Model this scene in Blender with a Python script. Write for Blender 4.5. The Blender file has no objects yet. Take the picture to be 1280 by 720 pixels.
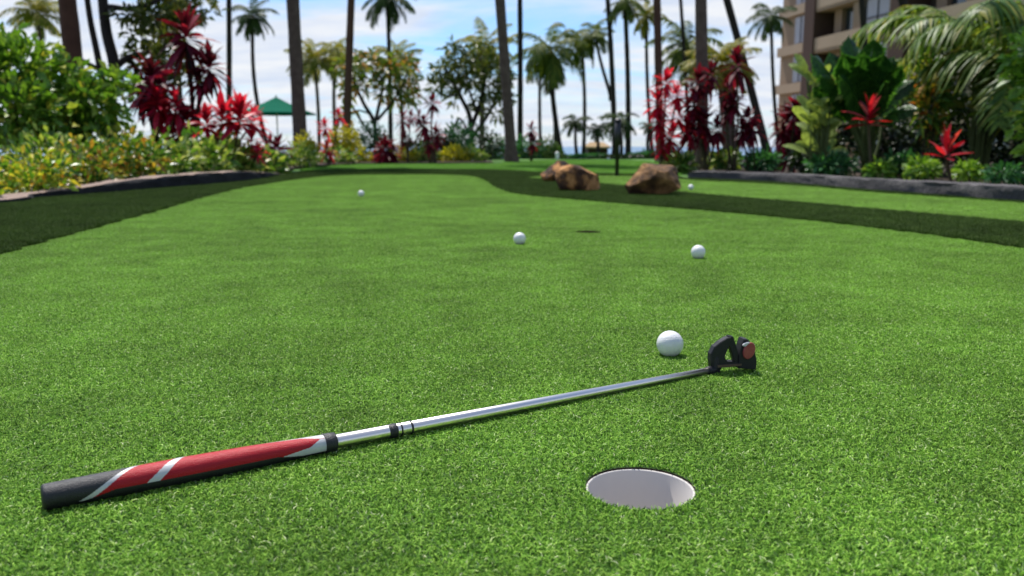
import bpy, math, random
import numpy as np
from mathutils import Vector, Matrix, noise
from mathutils.geometry import tessellate_polygon
rng = np.random.default_rng(7)
random.seed(7)
C = bpy.context.scene.collection
R = math.radians
# ------------------------------------------------------------------ camera geometry (photo is 1280 x 720)
F, CAM_H, PITCH = 1075.0, 0.34, R(9.35)
FW = np.array([0, math.cos(PITCH), -math.sin(PITCH)]); UP = np.array([0, math.sin(PITCH), math.cos(PITCH)]); RT = np.array([1.0, 0, 0])
def ray(px, py):
    return RT*((px-640)/F) + UP*((360-py)/F) + FW
def at(px, py, Y):
    d = ray(px, py); p = d*(Y/d[1]); p[2] += CAM_H; return p
def gp(px, py, z=0.0):
    d = ray(px, py); p = d*((z-CAM_H)/d[2]); p[2] = z; return p
# ------------------------------------------------------------------ objects
def tag(o, label=None, cat=None, group=None, kind=None):
    if label: o['label'] = label
    if cat: o['category'] = cat
    if group: o['group'] = group
    if kind: o['kind'] = kind
    return o
def thing(name, loc, label, cat, group=None, rz=0):
    o = bpy.data.objects.new(name, None); C.objects.link(o)
    o.empty_display_size = 0.1
    o.location = loc; o.rotation_euler[2] = rz
    return tag(o, label, cat, group)
def mesh(name, V, Fs, mat, parent=None, origin=None, smooth=True, matidx=None, loc=None):
    """V (n,3); Fs: list of index arrays (each (m,k)) or list of faces; world coordinates minus origin"""
    V = np.asarray(V, dtype=np.float32)
    if origin is not None: V = V - np.asarray(origin, dtype=np.float32)
    me = bpy.data.meshes.new(name)
    arrs = [np.asarray(f, dtype=np.int32) for f in Fs if len(f)] if len(Fs) and isinstance(Fs[0], np.ndarray) else None
    if arrs is None:
        me.from_pydata([tuple(v) for v in V.tolist()], [], [tuple(int(i) for i in f) for f in Fs])
    else:
        tot = np.concatenate([np.full(len(a), a.shape[1], np.int32) for a in arrs])
        idx = np.concatenate([a.ravel() for a in arrs])
        me.vertices.add(len(V)); me.vertices.foreach_set('co', V.ravel())
        me.loops.add(len(idx)); me.loops.foreach_set('vertex_index', idx)
        me.polygons.add(len(tot))
        st = np.concatenate([[0], np.cumsum(tot)[:-1]]).astype(np.int32)
        me.polygons.foreach_set('loop_start', st)
        me.update(calc_edges=True)
    mats = mat if isinstance(mat, (list, tuple)) else [mat]
    for m in mats: me.materials.append(m)
    if matidx is not None: me.polygons.foreach_set('material_index', np.asarray(matidx, np.int32))
    me.polygons.foreach_set('use_smooth', np.full(len(me.polygons), smooth, bool))
    me.validate(); me.update()
    o = bpy.data.objects.new(name, me); C.objects.link(o)
    if parent is not None: o.parent = parent
    if loc is not None: o.location = loc
    return o
def merge(parts):
    Vs, out, off = [], {}, 0
    for V, Fs in parts:
        Vs.append(V)
        for f in Fs:
            f = np.asarray(f)
            if len(f): out.setdefault(f.shape[1], []).append(f+off)
        off += len(V)
    return np.concatenate(Vs), [np.concatenate(v) for v in out.values()]
# ------------------------------------------------------------------ geometry generators
def norm(a):
    return a/np.maximum(np.linalg.norm(a, axis=-1, keepdims=True), 1e-9)
def tube(pts, rad, n=10, caps=True):
    P = np.asarray(pts, float); m = len(P); rad = np.broadcast_to(np.asarray(rad, float), (m,))
    T = norm(np.gradient(P, axis=0))
    ref = np.array([0, 0, 1.0]) if abs(T[0, 2]) < .9 else np.array([0, 1.0, 0])
    A = norm(np.cross(T, ref)); B = np.cross(T, A)
    a = np.linspace(0, 2*math.pi, n, endpoint=False)
    V = (P[:, None] + rad[:, None, None]*(A[:, None]*np.cos(a)[None, :, None] + B[:, None]*np.sin(a)[None, :, None])).reshape(-1, 3)
    i = np.arange(m-1)[:, None]*n; j = np.arange(n)[None]
    q = np.stack([i+j, i+(j+1) % n, i+n+(j+1) % n, i+n+j], -1).reshape(-1, 4)
    Fs = [q]
    if caps:
        V = np.concatenate([V, P[:1], P[-1:]])
        c0, c1 = m*n, m*n+1; jj = np.arange(n)
        Fs.append(np.concatenate([np.stack([np.full(n, c0), (jj+1) % n, jj], -1), np.stack([np.full(n, c1), (m-1)*n+jj, (m-1)*n+(jj+1) % n], -1)]))
    return V, Fs
def spline(pts, k=8):
    P = [np.asarray(p, float) for p in pts]
    if len(P) < 3:
        return np.array([P[0]+(P[1]-P[0])*t for t in np.linspace(0, 1, k+1)])
    Q = [2*P[0]-P[1]] + P + [2*P[-1]-P[-2]]
    out = []
    for i in range(1, len(Q)-2):
        for t in np.linspace(0, 1, k, endpoint=False):
            a, b, c, d = Q[i-1], Q[i], Q[i+1], Q[i+2]
            out.append(.5*((2*b)+(c-a)*t+(2*a-5*b+4*c-d)*t*t+(3*b-3*c+d-a)*t**3))
    out.append(P[-1]); return np.array(out)
def strips(P, D, S, L, W, droop=.3, k=3, fold=.25, prof='leaf', curl=0.0):
    """n leaves as folded strips: base P, direction D, side S, length L, width W; k segments, bending down by droop*L"""
    P = np.asarray(P, float); n = len(P); D = norm(np.asarray(D, float)); S = np.asarray(S, float)
    S = norm(S - D*(S*D).sum(-1, keepdims=True)); Nn = np.cross(S, D); Nn *= np.where(Nn[:, 2:] < 0, -1, 1)
    L = np.broadcast_to(L, (n,)); W = np.broadcast_to(W, (n,)); droop = np.broadcast_to(droop, (n,))
    t = np.linspace(0, 1, k+1)
    if prof == 'leaf': w = np.sin(np.pi*np.clip(t*.93+.06, 0, 1))**.75
    elif prof == 'paddle': w = np.minimum(1, np.sin(np.pi*np.clip(t*.96+.04, 0, 1))*1.5)
    elif prof == 'lance': w = np.where(t < .35, .35+.65*t/.35, (1-t)/.65+.02)
    else: w = (1-t*.85)
    ctr = P[:, None] + D[:, None]*(L[:, None]*t)[..., None]
    ctr[..., 2] -= (droop*L)[:, None]*t**2
    hw = (.5*W[:, None]*w[None])[..., None]
    Lf = ctr - S[:, None]*hw + Nn[:, None]*hw*fold
    Rt = ctr + S[:, None]*hw + Nn[:, None]*hw*fold
    V = np.stack([Lf, ctr, Rt], 2).reshape(-1, 3)
    base = (np.arange(n)*(k+1)*3)[:, None]; r = (np.arange(k)*3)[None]
    b = (base+r).ravel()
    q = np.concatenate([np.stack([b, b+1, b+4, b+3], -1), np.stack([b+1, b+2, b+5, b+4], -1)])
    return V, [q]
def rdir(n):
    return norm(rng.normal(size=(n, 3)))
def bush_leaves(lobes, n, L, W, up=.4, droop=.35, k=2, fold=.3, shell=.55, jitter=.6, prof='leaf'):
    """lobes: list of (centre, radii). Leaves scattered through the outer part of uneven ellipsoids."""
    parts = []
    vol = np.array([r[0]*r[2]+r[0]*r[1] for c, r in lobes]); cnt = np.maximum(8, (n*vol/vol.sum())).astype(int)
    for (c, r), m in zip(lobes, cnt):
        d = rdir(m); rad = shell + (1.12-shell)*rng.random(m)**.7
        # uneven outline: lumps
        lump = 1+.22*np.sin(d[:, 0]*7+c[0]*9)*np.cos(d[:, 2]*6+c[1]*5)+.16*np.sin(d[:, 1]*11+c[2]*7)
        P = np.asarray(c)+d*np.asarray(r)*(rad*lump)[:, None]
        P[:, 2] = np.maximum(P[:, 2], .04)
        D = norm(d+rdir(m)*jitter+np.array([0, 0, up]))
        parts.append(strips(P, D, rdir(m), L*rng.uniform(.6, 1.25, m), W*rng.uniform(.7, 1.2, m), droop*rng.uniform(.2, 1.4, m), k, fold, prof))
    return merge(parts)
def rosette(c, r, n=26, wid=.2, lo=-25, hi=85, k=4, droop=.3):
    e = R(1)*np.linspace(hi, lo, n)+rng.normal(0, .12, n); a = np.arange(n)*2.399+rng.normal(0, .25, n)
    D = np.stack([np.cos(e)*np.cos(a), np.cos(e)*np.sin(a), np.sin(e)], -1)
    S = np.stack([-np.sin(a), np.cos(a), np.zeros(n)], -1)+rng.normal(0, .25, (n, 3))
    P = np.asarray(c)+np.stack([np.zeros(n), np.zeros(n), np.linspace(.15, -.35, n)*r], -1)+D*r*.05
    L = r*rng.uniform(.85, 1.25, n)
    return strips(P, D, S, L, L*wid*rng.uniform(.8, 1.15, n), droop*rng.uniform(.3, 1.5, n), k, .35, 'leaf')
def frond(c, az, el, L, sag, nl=30, ll=.25, lw=.03, hang=.5, twist=0):
    """one palm frond: rachis + leaflets; returns (verts, faces)"""
    t = np.linspace(0, 1, 12)
    h = np.array([math.cos(az), math.sin(az), 0])
    ang = el - sag*t**1.3
    step = np.concatenate([[0], np.diff(t)])*L
    xs = np.cumsum(np.cos(ang)*step); zs = np.cumsum(np.sin(ang)*step)
    pts = np.asarray(c)+h*xs[:, None]+np.array([0, 0, 1])*zs[:, None]
    parts = [tube(pts, np.linspace(.018, .004, 12)*L/2.2, 5, False)]
    s = np.linspace(.12, .99, nl)
    ctr = np.stack([np.interp(s, t, pts[:, i]) for i in range(3)], -1)
    tg = norm(np.stack([np.interp(s, t, np.gradient(pts[:, i])) for i in range(3)], -1))
    side = np.array([-h[1], h[0], 0])
    for sg in (-1, 1):
        pr = np.sin(np.pi*np.clip(.12+s*.86, 0, 1))**.6
        D = norm(side*sg*.9+tg*.65+np.array([0, 0, -.15])+rng.normal(0, .12, (nl, 3)))
        parts.append(strips(ctr, D, tg, ll*L*pr*rng.uniform(.85, 1.1, nl), lw*L*rng.uniform(.7, 1.1, nl), hang*rng.uniform(.5, 1.3, nl), 3, .3, 'lance'))
    return merge(parts)
def palm_crown(n=20, L=2.6, seed=0, lo=-40, hi=80):
    parts = []
    for i in range(n):
        u = (i+.5)/n
        el = R(hi+(lo-hi)*u**.9)+rng.normal(0, .1); az = i*2.399+rng.normal(0, .2)
        parts.append(frond((0, 0, 0), az, el, L*rng.uniform(.85, 1.1)*(1-.12*u), R(rng.uniform(70, 115))*(1-.45*u), 36, .25, .036, rng.uniform(.5, 1.0)))
    return merge(parts)
# ------------------------------------------------------------------ materials
def newmat(name):
    m = bpy.data.materials.new(name); m.use_nodes = True
    nt = m.node_tree; nt.nodes.clear()
    out = nt.nodes.new('ShaderNodeOutputMaterial'); return m, nt, out
def ramp(nt, cols, interp='LINEAR', pos=None):
    r = nt.nodes.new('ShaderNodeValToRGB'); cr = r.color_ramp; cr.interpolation = interp
    n = len(cols)
    while len(cr.elements) < n: cr.elements.new(.5)
    for i, c in enumerate(cols):
        cr.elements[i].position = pos[i] if pos else i/max(1, n-1); cr.elements[i].color = (*c, 1)
    return r
def noise_node(nt, scale, detail=4, rough=.55, coord='Object', vec=None):
    nz = nt.nodes.new('ShaderNodeTexNoise'); nz.inputs['Scale'].default_value = scale; nz.inputs['Detail'].default_value = detail
    nz.inputs['Roughness'].default_value = rough
    if vec is None:
        tc = nt.nodes.new('ShaderNodeTexCoord'); vec = tc.outputs[coord]
    nt.links.new(vec, nz.inputs['Vector']); return nz
def leafmat(name, cols, rough=.45, transl=.35, spec=.4, varscale=None, tcol=1.3):
    m, nt, out = newmat(name); L = nt.links.new
    geo = nt.nodes.new('ShaderNodeNewGeometry')
    rp = ramp(nt, cols); L(geo.outputs['Random Per Island'], rp.inputs['Fac'])
    col = rp.outputs['Color']
    tc = nt.nodes.new('ShaderNodeTexCoord')
    nz = noise_node(nt, 35, 2, .5, vec=tc.outputs['Object'])
    hsv = nt.nodes.new('ShaderNodeHueSaturation'); L(col, hsv.inputs['Color'])
    mr = nt.nodes.new('ShaderNodeMapRange'); L(nz.outputs['Fac'], mr.inputs['Value']); mr.inputs['From Min'].default_value = .3; mr.inputs['From Max'].default_value = .7
    mr.inputs['To Min'].default_value = .72; mr.inputs['To Max'].default_value = 1.28; L(mr.outputs['Result'], hsv.inputs['Value'])
    b = nt.nodes.new('ShaderNodeBsdfPrincipled'); L(hsv.outputs['Color'], b.inputs['Base Color']); b.inputs['Roughness'].default_value = rough
    b.inputs['Specular IOR Level'].default_value = spec
    tr = nt.nodes.new('ShaderNodeBsdfTranslucent')
    tm = nt.nodes.new('ShaderNodeMix'); tm.data_type = 'RGBA'; tm.blend_type = 'MULTIPLY'; tm.inputs['Factor'].default_value = 1
    L(hsv.outputs['Color'], tm.inputs['A']); tm.inputs['B'].default_value = (tcol, tcol*.95, tcol*.5, 1); L(tm.outputs['Result'], tr.inputs['Color'])
    mx = nt.nodes.new('ShaderNodeMixShader'); mx.inputs['Fac'].default_value = transl
    L(b.outputs[0], mx.inputs[1]); L(tr.outputs[0], mx.inputs[2]); L(mx.outputs[0], out.inputs['Surface']); return m
def surf(name, cols, scale=6, rough=.8, bump=.3, bscale=None, detail=6, spec=.3, metal=0, coord='Object', pos=None, bdist=.02, coat=0):
    m, nt, out = newmat(name); L = nt.links.new
    b = nt.nodes.new('ShaderNodeBsdfPrincipled'); b.inputs['Roughness'].default_value = rough; b.inputs['Metallic'].default_value = metal
    b.inputs['Specular IOR Level'].default_value = spec; b.inputs['Coat Weight'].default_value = coat
    if len(cols) > 1:
        nz = noise_node(nt, scale, detail, .6, coord); rp = ramp(nt, cols, pos=pos); L(nz.outputs['Fac'], rp.inputs['Fac']); L(rp.outputs['Color'], b.inputs['Base Color'])
    else: b.inputs['Base Color'].default_value = (*cols[0], 1)
    if bump:
        n2 = noise_node(nt, bscale or scale*4, 6, .65, coord); bp = nt.nodes.new('ShaderNodeBump'); bp.inputs['Strength'].default_value = bump; bp.inputs['Distance'].default_value = bdist
        L(n2.outputs['Fac'], bp.inputs['Height']); L(bp.outputs[0], b.inputs['Normal'])
    L(b.outputs[0], out.inputs['Surface']); return m
def turfmat(name, cols, sheen, patch=.8, rough=.5, transl=.3, pos=None):
    """blade colour: random per blade, slow patches over the ground by world position"""
    m, nt, out = newmat(name); L = nt.links.new
    geo = nt.nodes.new('ShaderNodeNewGeometry')
    rp = ramp(nt, cols, pos=pos); L(geo.outputs['Random Per Island'], rp.inputs['Fac'])
    nz = noise_node(nt, 1.6, 5, .6, vec=geo.outputs['Position']); nz2 = noise_node(nt, 7, 3, .6, vec=geo.outputs['Position'])
    ad = nt.nodes.new('ShaderNodeMath'); ad.operation = 'ADD'; L(nz.outputs['Fac'], ad.inputs[0]); L(nz2.outputs['Fac'], ad.inputs[1])
    mr = nt.nodes.new('ShaderNodeMapRange'); L(ad.outputs[0], mr.inputs['Value']); mr.inputs['From Min'].default_value = .7; mr.inputs['From Max'].default_value = 1.3
    mr.inputs['To Min'].default_value = patch; mr.inputs['To Max'].default_value = 2-patch
    hsv = nt.nodes.new('ShaderNodeHueSaturation'); L(rp.outputs['Color'], hsv.inputs['Color']); L(mr.outputs['Result'], hsv.inputs['Value'])
    b = nt.nodes.new('ShaderNodeBsdfPrincipled'); L(hsv.outputs['Color'], b.inputs['Base Color']); b.inputs['Roughness'].default_value = rough; b.inputs['Specular IOR Level'].default_value = sheen
    tr = nt.nodes.new('ShaderNodeBsdfTranslucent'); L(hsv.outputs['Color'], tr.inputs['Color'])
    mx = nt.nodes.new('ShaderNodeMixShader'); mx.inputs['Fac'].default_value = transl
    L(b.outputs[0], mx.inputs[1]); L(tr.outputs[0], mx.inputs[2]); L(mx.outputs[0], out.inputs['Surface']); return m
M = {}
M['green_base'] = surf('putting green backing', [(.02, .05, .008), (.035, .085, .012)], 40, .9, .4, 400)
M['fringe_base'] = surf('fringe backing', [(.008, .016, .005), (.014, .026, .007)], 30, .9, .5, 300)
M['green_blade'] = turfmat('putting turf blades', [(.035, .09, .011), (.105, .25, .024), (.235, .455, .052), (.345, .55, .085), (.68, .74, .42)], .12, .72, rough=.62, transl=.24, pos=[0, .36, .68, .95, 1])
M['fringe_blade'] = turfmat('fringe turf blades', [(.022, .045, .007), (.045, .088, .012), (.08, .135, .02), (.15, .20, .05)], .12, .7, .65, .12, pos=[0, .4, .95, 1])
M['lawn_blade'] = turfmat('lawn blades', [(.08, .21, .018), (.14, .34, .03), (.21, .42, .045)], .3, .75)
M['lawn'] = surf('lawn ground', [(.035, .07, .012), (.06, .15, .02), (.09, .20, .03)], 3, .95, .6, 60)
M['soil'] = surf('planting soil', [(.02, .013, .008), (.06, .04, .025)], 8, .95, .8, 40)
M['sand'] = surf('beach sand', [(.3, .24, .16), (.4, .33, .23)], 4, .95, .3, 40)
M['bark'] = surf('palm bark', [(.035, .024, .02), (.10, .07, .055), (.17, .13, .10)], 9, .9, .6, 30)
M['dark_bark'] = surf('dark bark', [(.012, .009, .008), (.035, .025, .02)], 9, .9, .6, 30)
M['grey_bark'] = surf('grey bark', [(.04, .035, .032), (.12, .10, .085)], 12, .9, .6, 40)
M['red_bark'] = surf('red brown bark', [(.05, .022, .015), (.12, .06, .04)], 7, .9, .6, 30)
M['ti_stem'] = surf('cane stem', [(.03, .025, .012), (.09, .075, .035)], 25, .8, .4, 80)
M['green_stem'] = surf('green stem', [(.05, .08, .02), (.12, .15, .05)], 15, .7, .3, 60)
M['palm'] = leafmat('palm leaflets', [(.03, .055, .008), (.06, .10, .014), (.11, .15, .02), (.18, .19, .03)], .55, .35, .2)
M['palm_yellow'] = leafmat('yellowing palm leaflets', [(.07, .09, .010), (.15, .18, .018), (.26, .25, .03), (.32, .24, .05)], .55, .4, .2)
M['palm_deep'] = leafmat('deep green palm leaflets', [(.012, .032, .007), (.03, .06, .01), (.06, .095, .018)], .55, .3, .2)
M['areca'] = leafmat('areca leaflets', [(.03, .075, .010), (.07, .15, .018), (.13, .22, .03), (.26, .26, .05)], .45, .4, .25)
M['ti_red'] = leafmat('bright red leaves', [(.14, .003, .012), (.34, .006, .03), (.54, .012, .05), (.68, .06, .12)], .4, .45, .25, tcol=1.4)
M['ti_dark'] = leafmat('dark maroon leaves', [(.025, .003, .007), (.075, .005, .014), (.17, .007, .026), (.34, .016, .05)], .5, .35, .2)
M['ti_scarlet'] = leafmat('scarlet leaves', [(.16, .004, .014), (.36, .008, .026), (.5, .02, .035), (.6, .17, .15)], .35, .45)
M['leafy'] = leafmat('broad green leaves', [(.03, .09, .010), (.06, .15, .014), (.085, .20, .018), (.12, .25, .024), (.16, .29, .028), (.22, .34, .04), (.5, .45, .06)], .38, .35)
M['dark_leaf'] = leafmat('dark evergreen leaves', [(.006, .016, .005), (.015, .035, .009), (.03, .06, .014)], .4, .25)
M['tree_leaf'] = leafmat('tree leaves', [(.02, .036, .007), (.045, .075, .012), (.10, .13, .02), (.16, .16, .03)], .4, .35)
M['tree_flower'] = leafmat('tree leaves and orange bloom', [(.04, .08, .01), (.10, .17, .018), (.18, .22, .03), (.5, .18, .06)], .4, .35)
M['croton_yellow'] = leafmat('yellow croton leaves', [(.03, .09, .012), (.10, .24, .02), (.28, .40, .03), (.6, .56, .06), (.36, .18, .02)], .38, .35)
M['croton_green'] = leafmat('green croton leaves', [(.025, .08, .01), (.07, .18, .02), (.16, .29, .035), (.34, .42, .08), (.55, .56, .3)], .38, .35)
M['croton_orange'] = leafmat('orange croton leaves', [(.025, .075, .01), (.07, .18, .02), (.16, .27, .03), (.42, .32, .04), (.30, .07, .015)], .38, .35)
M['lime'] = leafmat('lime leaves', [(.05, .14, .015), (.12, .26, .025), (.2, .36, .04), (.3, .42, .06)], .4, .4)
M['yellow_leaf'] = leafmat('yellow foliage', [(.14, .18, .015), (.38, .36, .02), (.55, .5, .04)], .45, .4)
M['banana'] = leafmat('banana leaves', [(.02, .075, .012), (.04, .125, .018), (.075, .20, .03)], .35, .45, .4)
M['varieg'] = leafmat('variegated ginger leaves', [(.05, .12, .015), (.11, .22, .03), (.30, .38, .10), (.62, .62, .42)], .4, .4)
M['frond_green'] = leafmat('fern leaves', [(.02, .08, .02), (.035, .14, .04), (.06, .2, .06)], .4, .35)
M['rock'] = surf('brown boulder', [(.015, .01, .008), (.09, .04, .016), (.40, .18, .055), (.56, .28, .10), (.6, .38, .20)], 7.5, .85, 1, 30, detail=9, pos=[.32, .46, .54, .62, .74], bdist=.03)
M['rock_dark'] = surf('dark brown boulder', [(.015, .01, .008), (.06, .03, .014), (.2, .10, .036), (.44, .24, .09), (.56, .38, .20)], 8.5, .85, 1, 32, detail=9, pos=[.28, .42, .54, .66, .76], bdist=.03)
M['lava'] = surf('lava rock', [(.02, .019, .021), (.075, .07, .072), (.22, .20, .19)], 3.2, .9, .9, 35, bdist=.02)
M['lava_black'] = surf('black lava rock', [(.008, .008, .009), (.022, .021, .023), (.05, .046, .045)], 7, .9, .9, 35, bdist=.02)
M['coping'] = surf('tan coping', [(.16, .11, .085), (.30, .22, .18)], 9, .9, .5, 50)
M['white'] = surf('white plastic', [(.8, .8, .8)], rough=.35, bump=0, spec=.5)
M['cup'] = surf('grey cup liner', [(.48, .45, .42), (.52, .49, .46)], 30, .5, 0)
M['black_metal'] = surf('black painted metal', [(.012, .012, .013), (.02, .02, .022)], 30, .4, .15, 200, spec=.5)
M['black_rubber'] = surf('black rubber', [(.008, .008, .009), (.022, .022, .024)], 200, .42, .8, 700, spec=.45, bdist=.0012)
M['red_rubber'] = surf('red rubber', [(.34, .002, .008), (.43, .004, .014)], 120, .34, .8, 700, spec=.3, bdist=.0012)
M['silver_rubber'] = surf('silver grip paint', [(.42, .42, .42), (.58, .58, .58)], 120, .4, .4, 900, spec=.5, bdist=.0006)
M['chrome'] = surf('brushed chrome', [(.80, .75, .68)], rough=.3, bump=.05, bscale=300, metal=1, bdist=.0004)
M['club'] = surf('black anodised head', [(.008, .008, .010), (.018, .017, .02)], 120, .5, .2, 700, spec=.3, bdist=.0005)
M['club_edge'] = surf('brown sole edge', [(.06, .035, .03), (.16, .10, .085)], 160, .4, .2, 700, spec=.5, metal=.4, bdist=.0005)  # brown, partly metallic tone for the sole bar
M['club_red'] = surf('red sight insert', [(.20, .015, .02), (.38, .09, .08)], 150, .4, .1, 600, spec=.5, bdist=.0004)
M['canopy'] = surf('green canvas', [(0.0, .085, .048), (.002, .11, .062)], 3, 1.0, .2, 60, spec=.1)
M['pole'] = surf('pale pole', [(.5, .48, .45)], rough=.5, bump=0)
M['thatch'] = surf('thatch', [(.2, .13, .06), (.42, .3, .16)], 5, .95, .7, 60)
M['brown_wall'] = surf('brown timber', [(.035, .02, .014), (.06, .035, .024)], 4, .8, .3, 20)
M['stucco'] = surf('tan stucco', [(.21, .145, .095), (.26, .185, .125)], .6, .9, .2, 8)
M['stucco_light'] = surf('light stucco', [(.28, .205, .14), (.33, .25, .18)], .6, .9, .2, 8)
M['brown_col'] = surf('brown column', [(.045, .024, .017), (.065, .035, .025)], .5, .85, .2, 6)
M['brown_recess_shade'] = surf('brown with balcony shade painted in', [(.05, .035, .028), (.07, .05, .04)], .6, .9, .1, 6)  # shade of the balcony recesses is put into this brown
M['glass'] = surf('dark window glass', [(.012, .02, .024), (.03, .045, .05)], .4, .08, 0, spec=.8)
M['curtain'] = surf('curtained glass', [(.16, .15, .18), (.3, .29, .33)], 1.2, .25, .1, 8, spec=.6)
M['wframe'] = surf('window frame', [(.03, .025, .022)], rough=.5, bump=0)
def watermat():
    m, nt, out = newmat('sea water'); b = nt.nodes.new('ShaderNodeBsdfPrincipled')
    b.inputs['Base Color'].default_value = (.035, .11, .19, 1); b.inputs['Roughness'].default_value = .3
    n = noise_node(nt, .5, 5, .6, 'Object'); bp = nt.nodes.new('ShaderNodeBump'); bp.inputs['Strength'].default_value = .6; bp.inputs['Distance'].default_value = .5
    nt.links.new(n.outputs['Fac'], bp.inputs['Height']); nt.links.new(bp.outputs[0], b.inputs['Normal']); nt.links.new(b.outputs[0], out.inputs['Surface']); return m
M['sea'] = watermat()
def ballmat():
    m, nt, out = newmat('golf ball'); L = nt.links.new
    b = nt.nodes.new('ShaderNodeBsdfPrincipled'); b.inputs['Base Color'].default_value = (.68, .68, .67, 1); b.inputs['Roughness'].default_value = .32
    b.inputs['Coat Weight'].default_value = .2
    tc = nt.nodes.new('ShaderNodeTexCoord'); v = nt.nodes.new('ShaderNodeTexVoronoi'); v.inputs['Scale'].default_value = 260; v.inputs['Randomness'].default_value = .25; L(tc.outputs['Object'], v.inputs['Vector'])
    mr = nt.nodes.new('ShaderNodeMapRange'); L(v.outputs['Distance'], mr.inputs['Value']); mr.inputs['From Max'].default_value = .45; mr.interpolation_type = 'SMOOTHSTEP'
    bp = nt.nodes.new('ShaderNodeBump'); bp.inputs['Strength'].default_value = .7; bp.inputs['Distance'].default_value = .0006; L(mr.outputs[0], bp.inputs['Height']); L(bp.outputs[0], b.inputs['Normal'])
    L(b.outputs[0], out.inputs['Surface']); return m
M['ball'] = ballmat()
# ------------------------------------------------------------------ the setting: ground, greens, fringe, beds, sea
cups = [gp(800, 617.5), gp(735, 292.3)]
CUP_R = .054
def circle(c, r, n=48): return [(c[0]+r*math.cos(2*math.pi*i/n), c[1]+r*math.sin(2*math.pi*i/n)) for i in range(n)]
def sheet(name, outline, z, mat, holes=(), kind='structure'):
    loops = [[Vector((x, y, 0)) for x, y in outline]]+[[Vector((x, y, 0)) for x, y in h] for h in holes]
    pts = [p for l in loops for p in l]; tris = tessellate_polygon(loops)
    V = [(p.x, p.y, z) for p in pts]
    fs = []
    for t in tris:
        a, b, c = (Vector(V[i]) for i in t); fs.append(tuple(t) if (b-a).cross(c-a).z > 0 else tuple(reversed(t)))
    o = mesh(name, V, fs, mat, smooth=False); tag(o, kind=kind); return o
def smooth_outline(px, world, k=5):
    a = spline([gp(x, y)[:2] for x, y in px], k)
    return [tuple(p) for p in a]+list(world)
G1 = smooth_outline([(0, 322), (60, 304), (130, 284.5), (200, 265), (250, 249.5), (300, 237), (350, 228.5), (390, 223), (430, 220), (500, 219), (560, 219.3), (592, 221.5), (608, 227), (618, 234), (634, 241), (662, 246), (700, 249.5), (760, 255), (860, 263.5), (1000, 277), (1100, 288.5), (1200, 302), (1280, 314)],
    [(2.35, 2.2), (2.7, .9), (2.6, -.8), (1.5, -1.7), (-1.2, -1.7), (-2.6, -.8), (-2.75, .7), (-2.3, 1.9)])
G2 = smooth_outline([(652, 223), (690, 220.8), (760, 220.2), (820, 222), (874, 226.5), (995, 233), (1087, 241.5), (1166, 247), (1280, 255.5)],
    [(3.9, 4.3), (4.3, 3.3), (3.5, 2.75)])+[tuple(p) for p in spline([gp(x, y)[:2] for x, y in [(1280, 281.5), (1200, 274), (1100, 265), (1000, 255.5), (900, 247), (860, 243), (760, 232), (690, 226)]], 5)]
KL = [tuple(gp(x, y)[:2]) for x, y in [(0, 257), (43, 250.5), (98, 246), (141, 242.5), (210, 236.5), (260, 232.5), (305, 228), (335, 223.5), (352, 219.5)]]
KLx = [(-5.6, -1.2), (-5.3, .8), (-4.7, 2.4), (-3.9, 3.9)]
KR = [tuple(gp(x, y)[:2]) for x, y in [(858, 224), (930, 227), (995, 231), (1087, 239.5), (1166, 245.5), (1280, 254)]]
KRx = [(4.1, 4.1), (4.9, 2.7), (5.5, .8), (5.8, -1.2)]
back = [tuple(gp(x, y)[:2]) for x, y in [(385, 214.5), (420, 212.8), (500, 212.3), (600, 212.8), (640, 214.2), (680, 216.8), (760, 218.3), (830, 219.6)]]
FR = KLx+KL+back+KR+KRx+[(5.5, -3), (-5.4, -3)]
holes = [circle(c, CUP_R) for c in cups]
# ground sheet with a gentle fall to the shore
gx = 120
loops = [[Vector(p) for p in [(-gx, -60, 0), (gx, -60, 0), (gx, 24, 0), (-gx, 24, 0)]]]+[[Vector((x, y, 0)) for x, y in h] for h in holes]
pts = [p for l in loops for p in l]; V = [(p.x, p.y, 0) for p in pts]; fs = []
for t in tessellate_polygon(loops):
    a, b, c = (Vector(V[i]) for i in t); fs.append(tuple(t) if (b-a).cross(c-a).z > 0 else tuple(reversed(t)))
prof = [(45, -.31), (62, -.75), (80, -1.6), (110, -4.0), (9000, -6.0)]
r0, l0 = 2, 3; mi = [0]*len(fs)
for i, (y, z) in enumerate(prof):
    g2 = gx if y < 1000 else 9000
    V += [(g2, y, z), (-g2, y, z)]; n = len(V); fs.append((l0, r0, n-2, n-1)); r0, l0 = n-2, n-1; mi.append(0 if y < 70 else 1)
g = mesh('ground', V, fs, [M['lawn'], M['sand']], smooth=False, matidx=mi); tag(g, kind='structure')
sea = mesh('sea', [(-9000, 78, -1.75), (9000, 78, -1.75), (9000, 9000, -1.75), (-9000, 9000, -1.75)], [(0, 1, 2, 3)], M['sea'], smooth=False); tag(sea, kind='structure')
sheet('fringe_turf_ground', FR, .003, M['fringe_base'], holes)
sheet('putting_green', G1, .007, M['green_base'], holes)
sheet('putting_green_beyond', G2, .007, M['green_base'])
bedL = KLx+KL+[tuple(gp(x, y)[:2]) for x, y in [(372, 212), (420, 207.5), (450, 206), (620, 205)]]+[(-.4, 19), (-12, 19), (-14, -1.2)]
sheet('planting_bed', [(x-.05, y+.03) for x, y in bedL], .035, M['soil'])
bedR = [(x, y) for x, y in KR]+KRx+[(14, -1.2), (16, 22), (3.2, 20), (2.6, 12)]
sheet('planting_bed_beyond', [(x+.05, y+.05) for x, y in bedR], .035, M['soil'])
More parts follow.
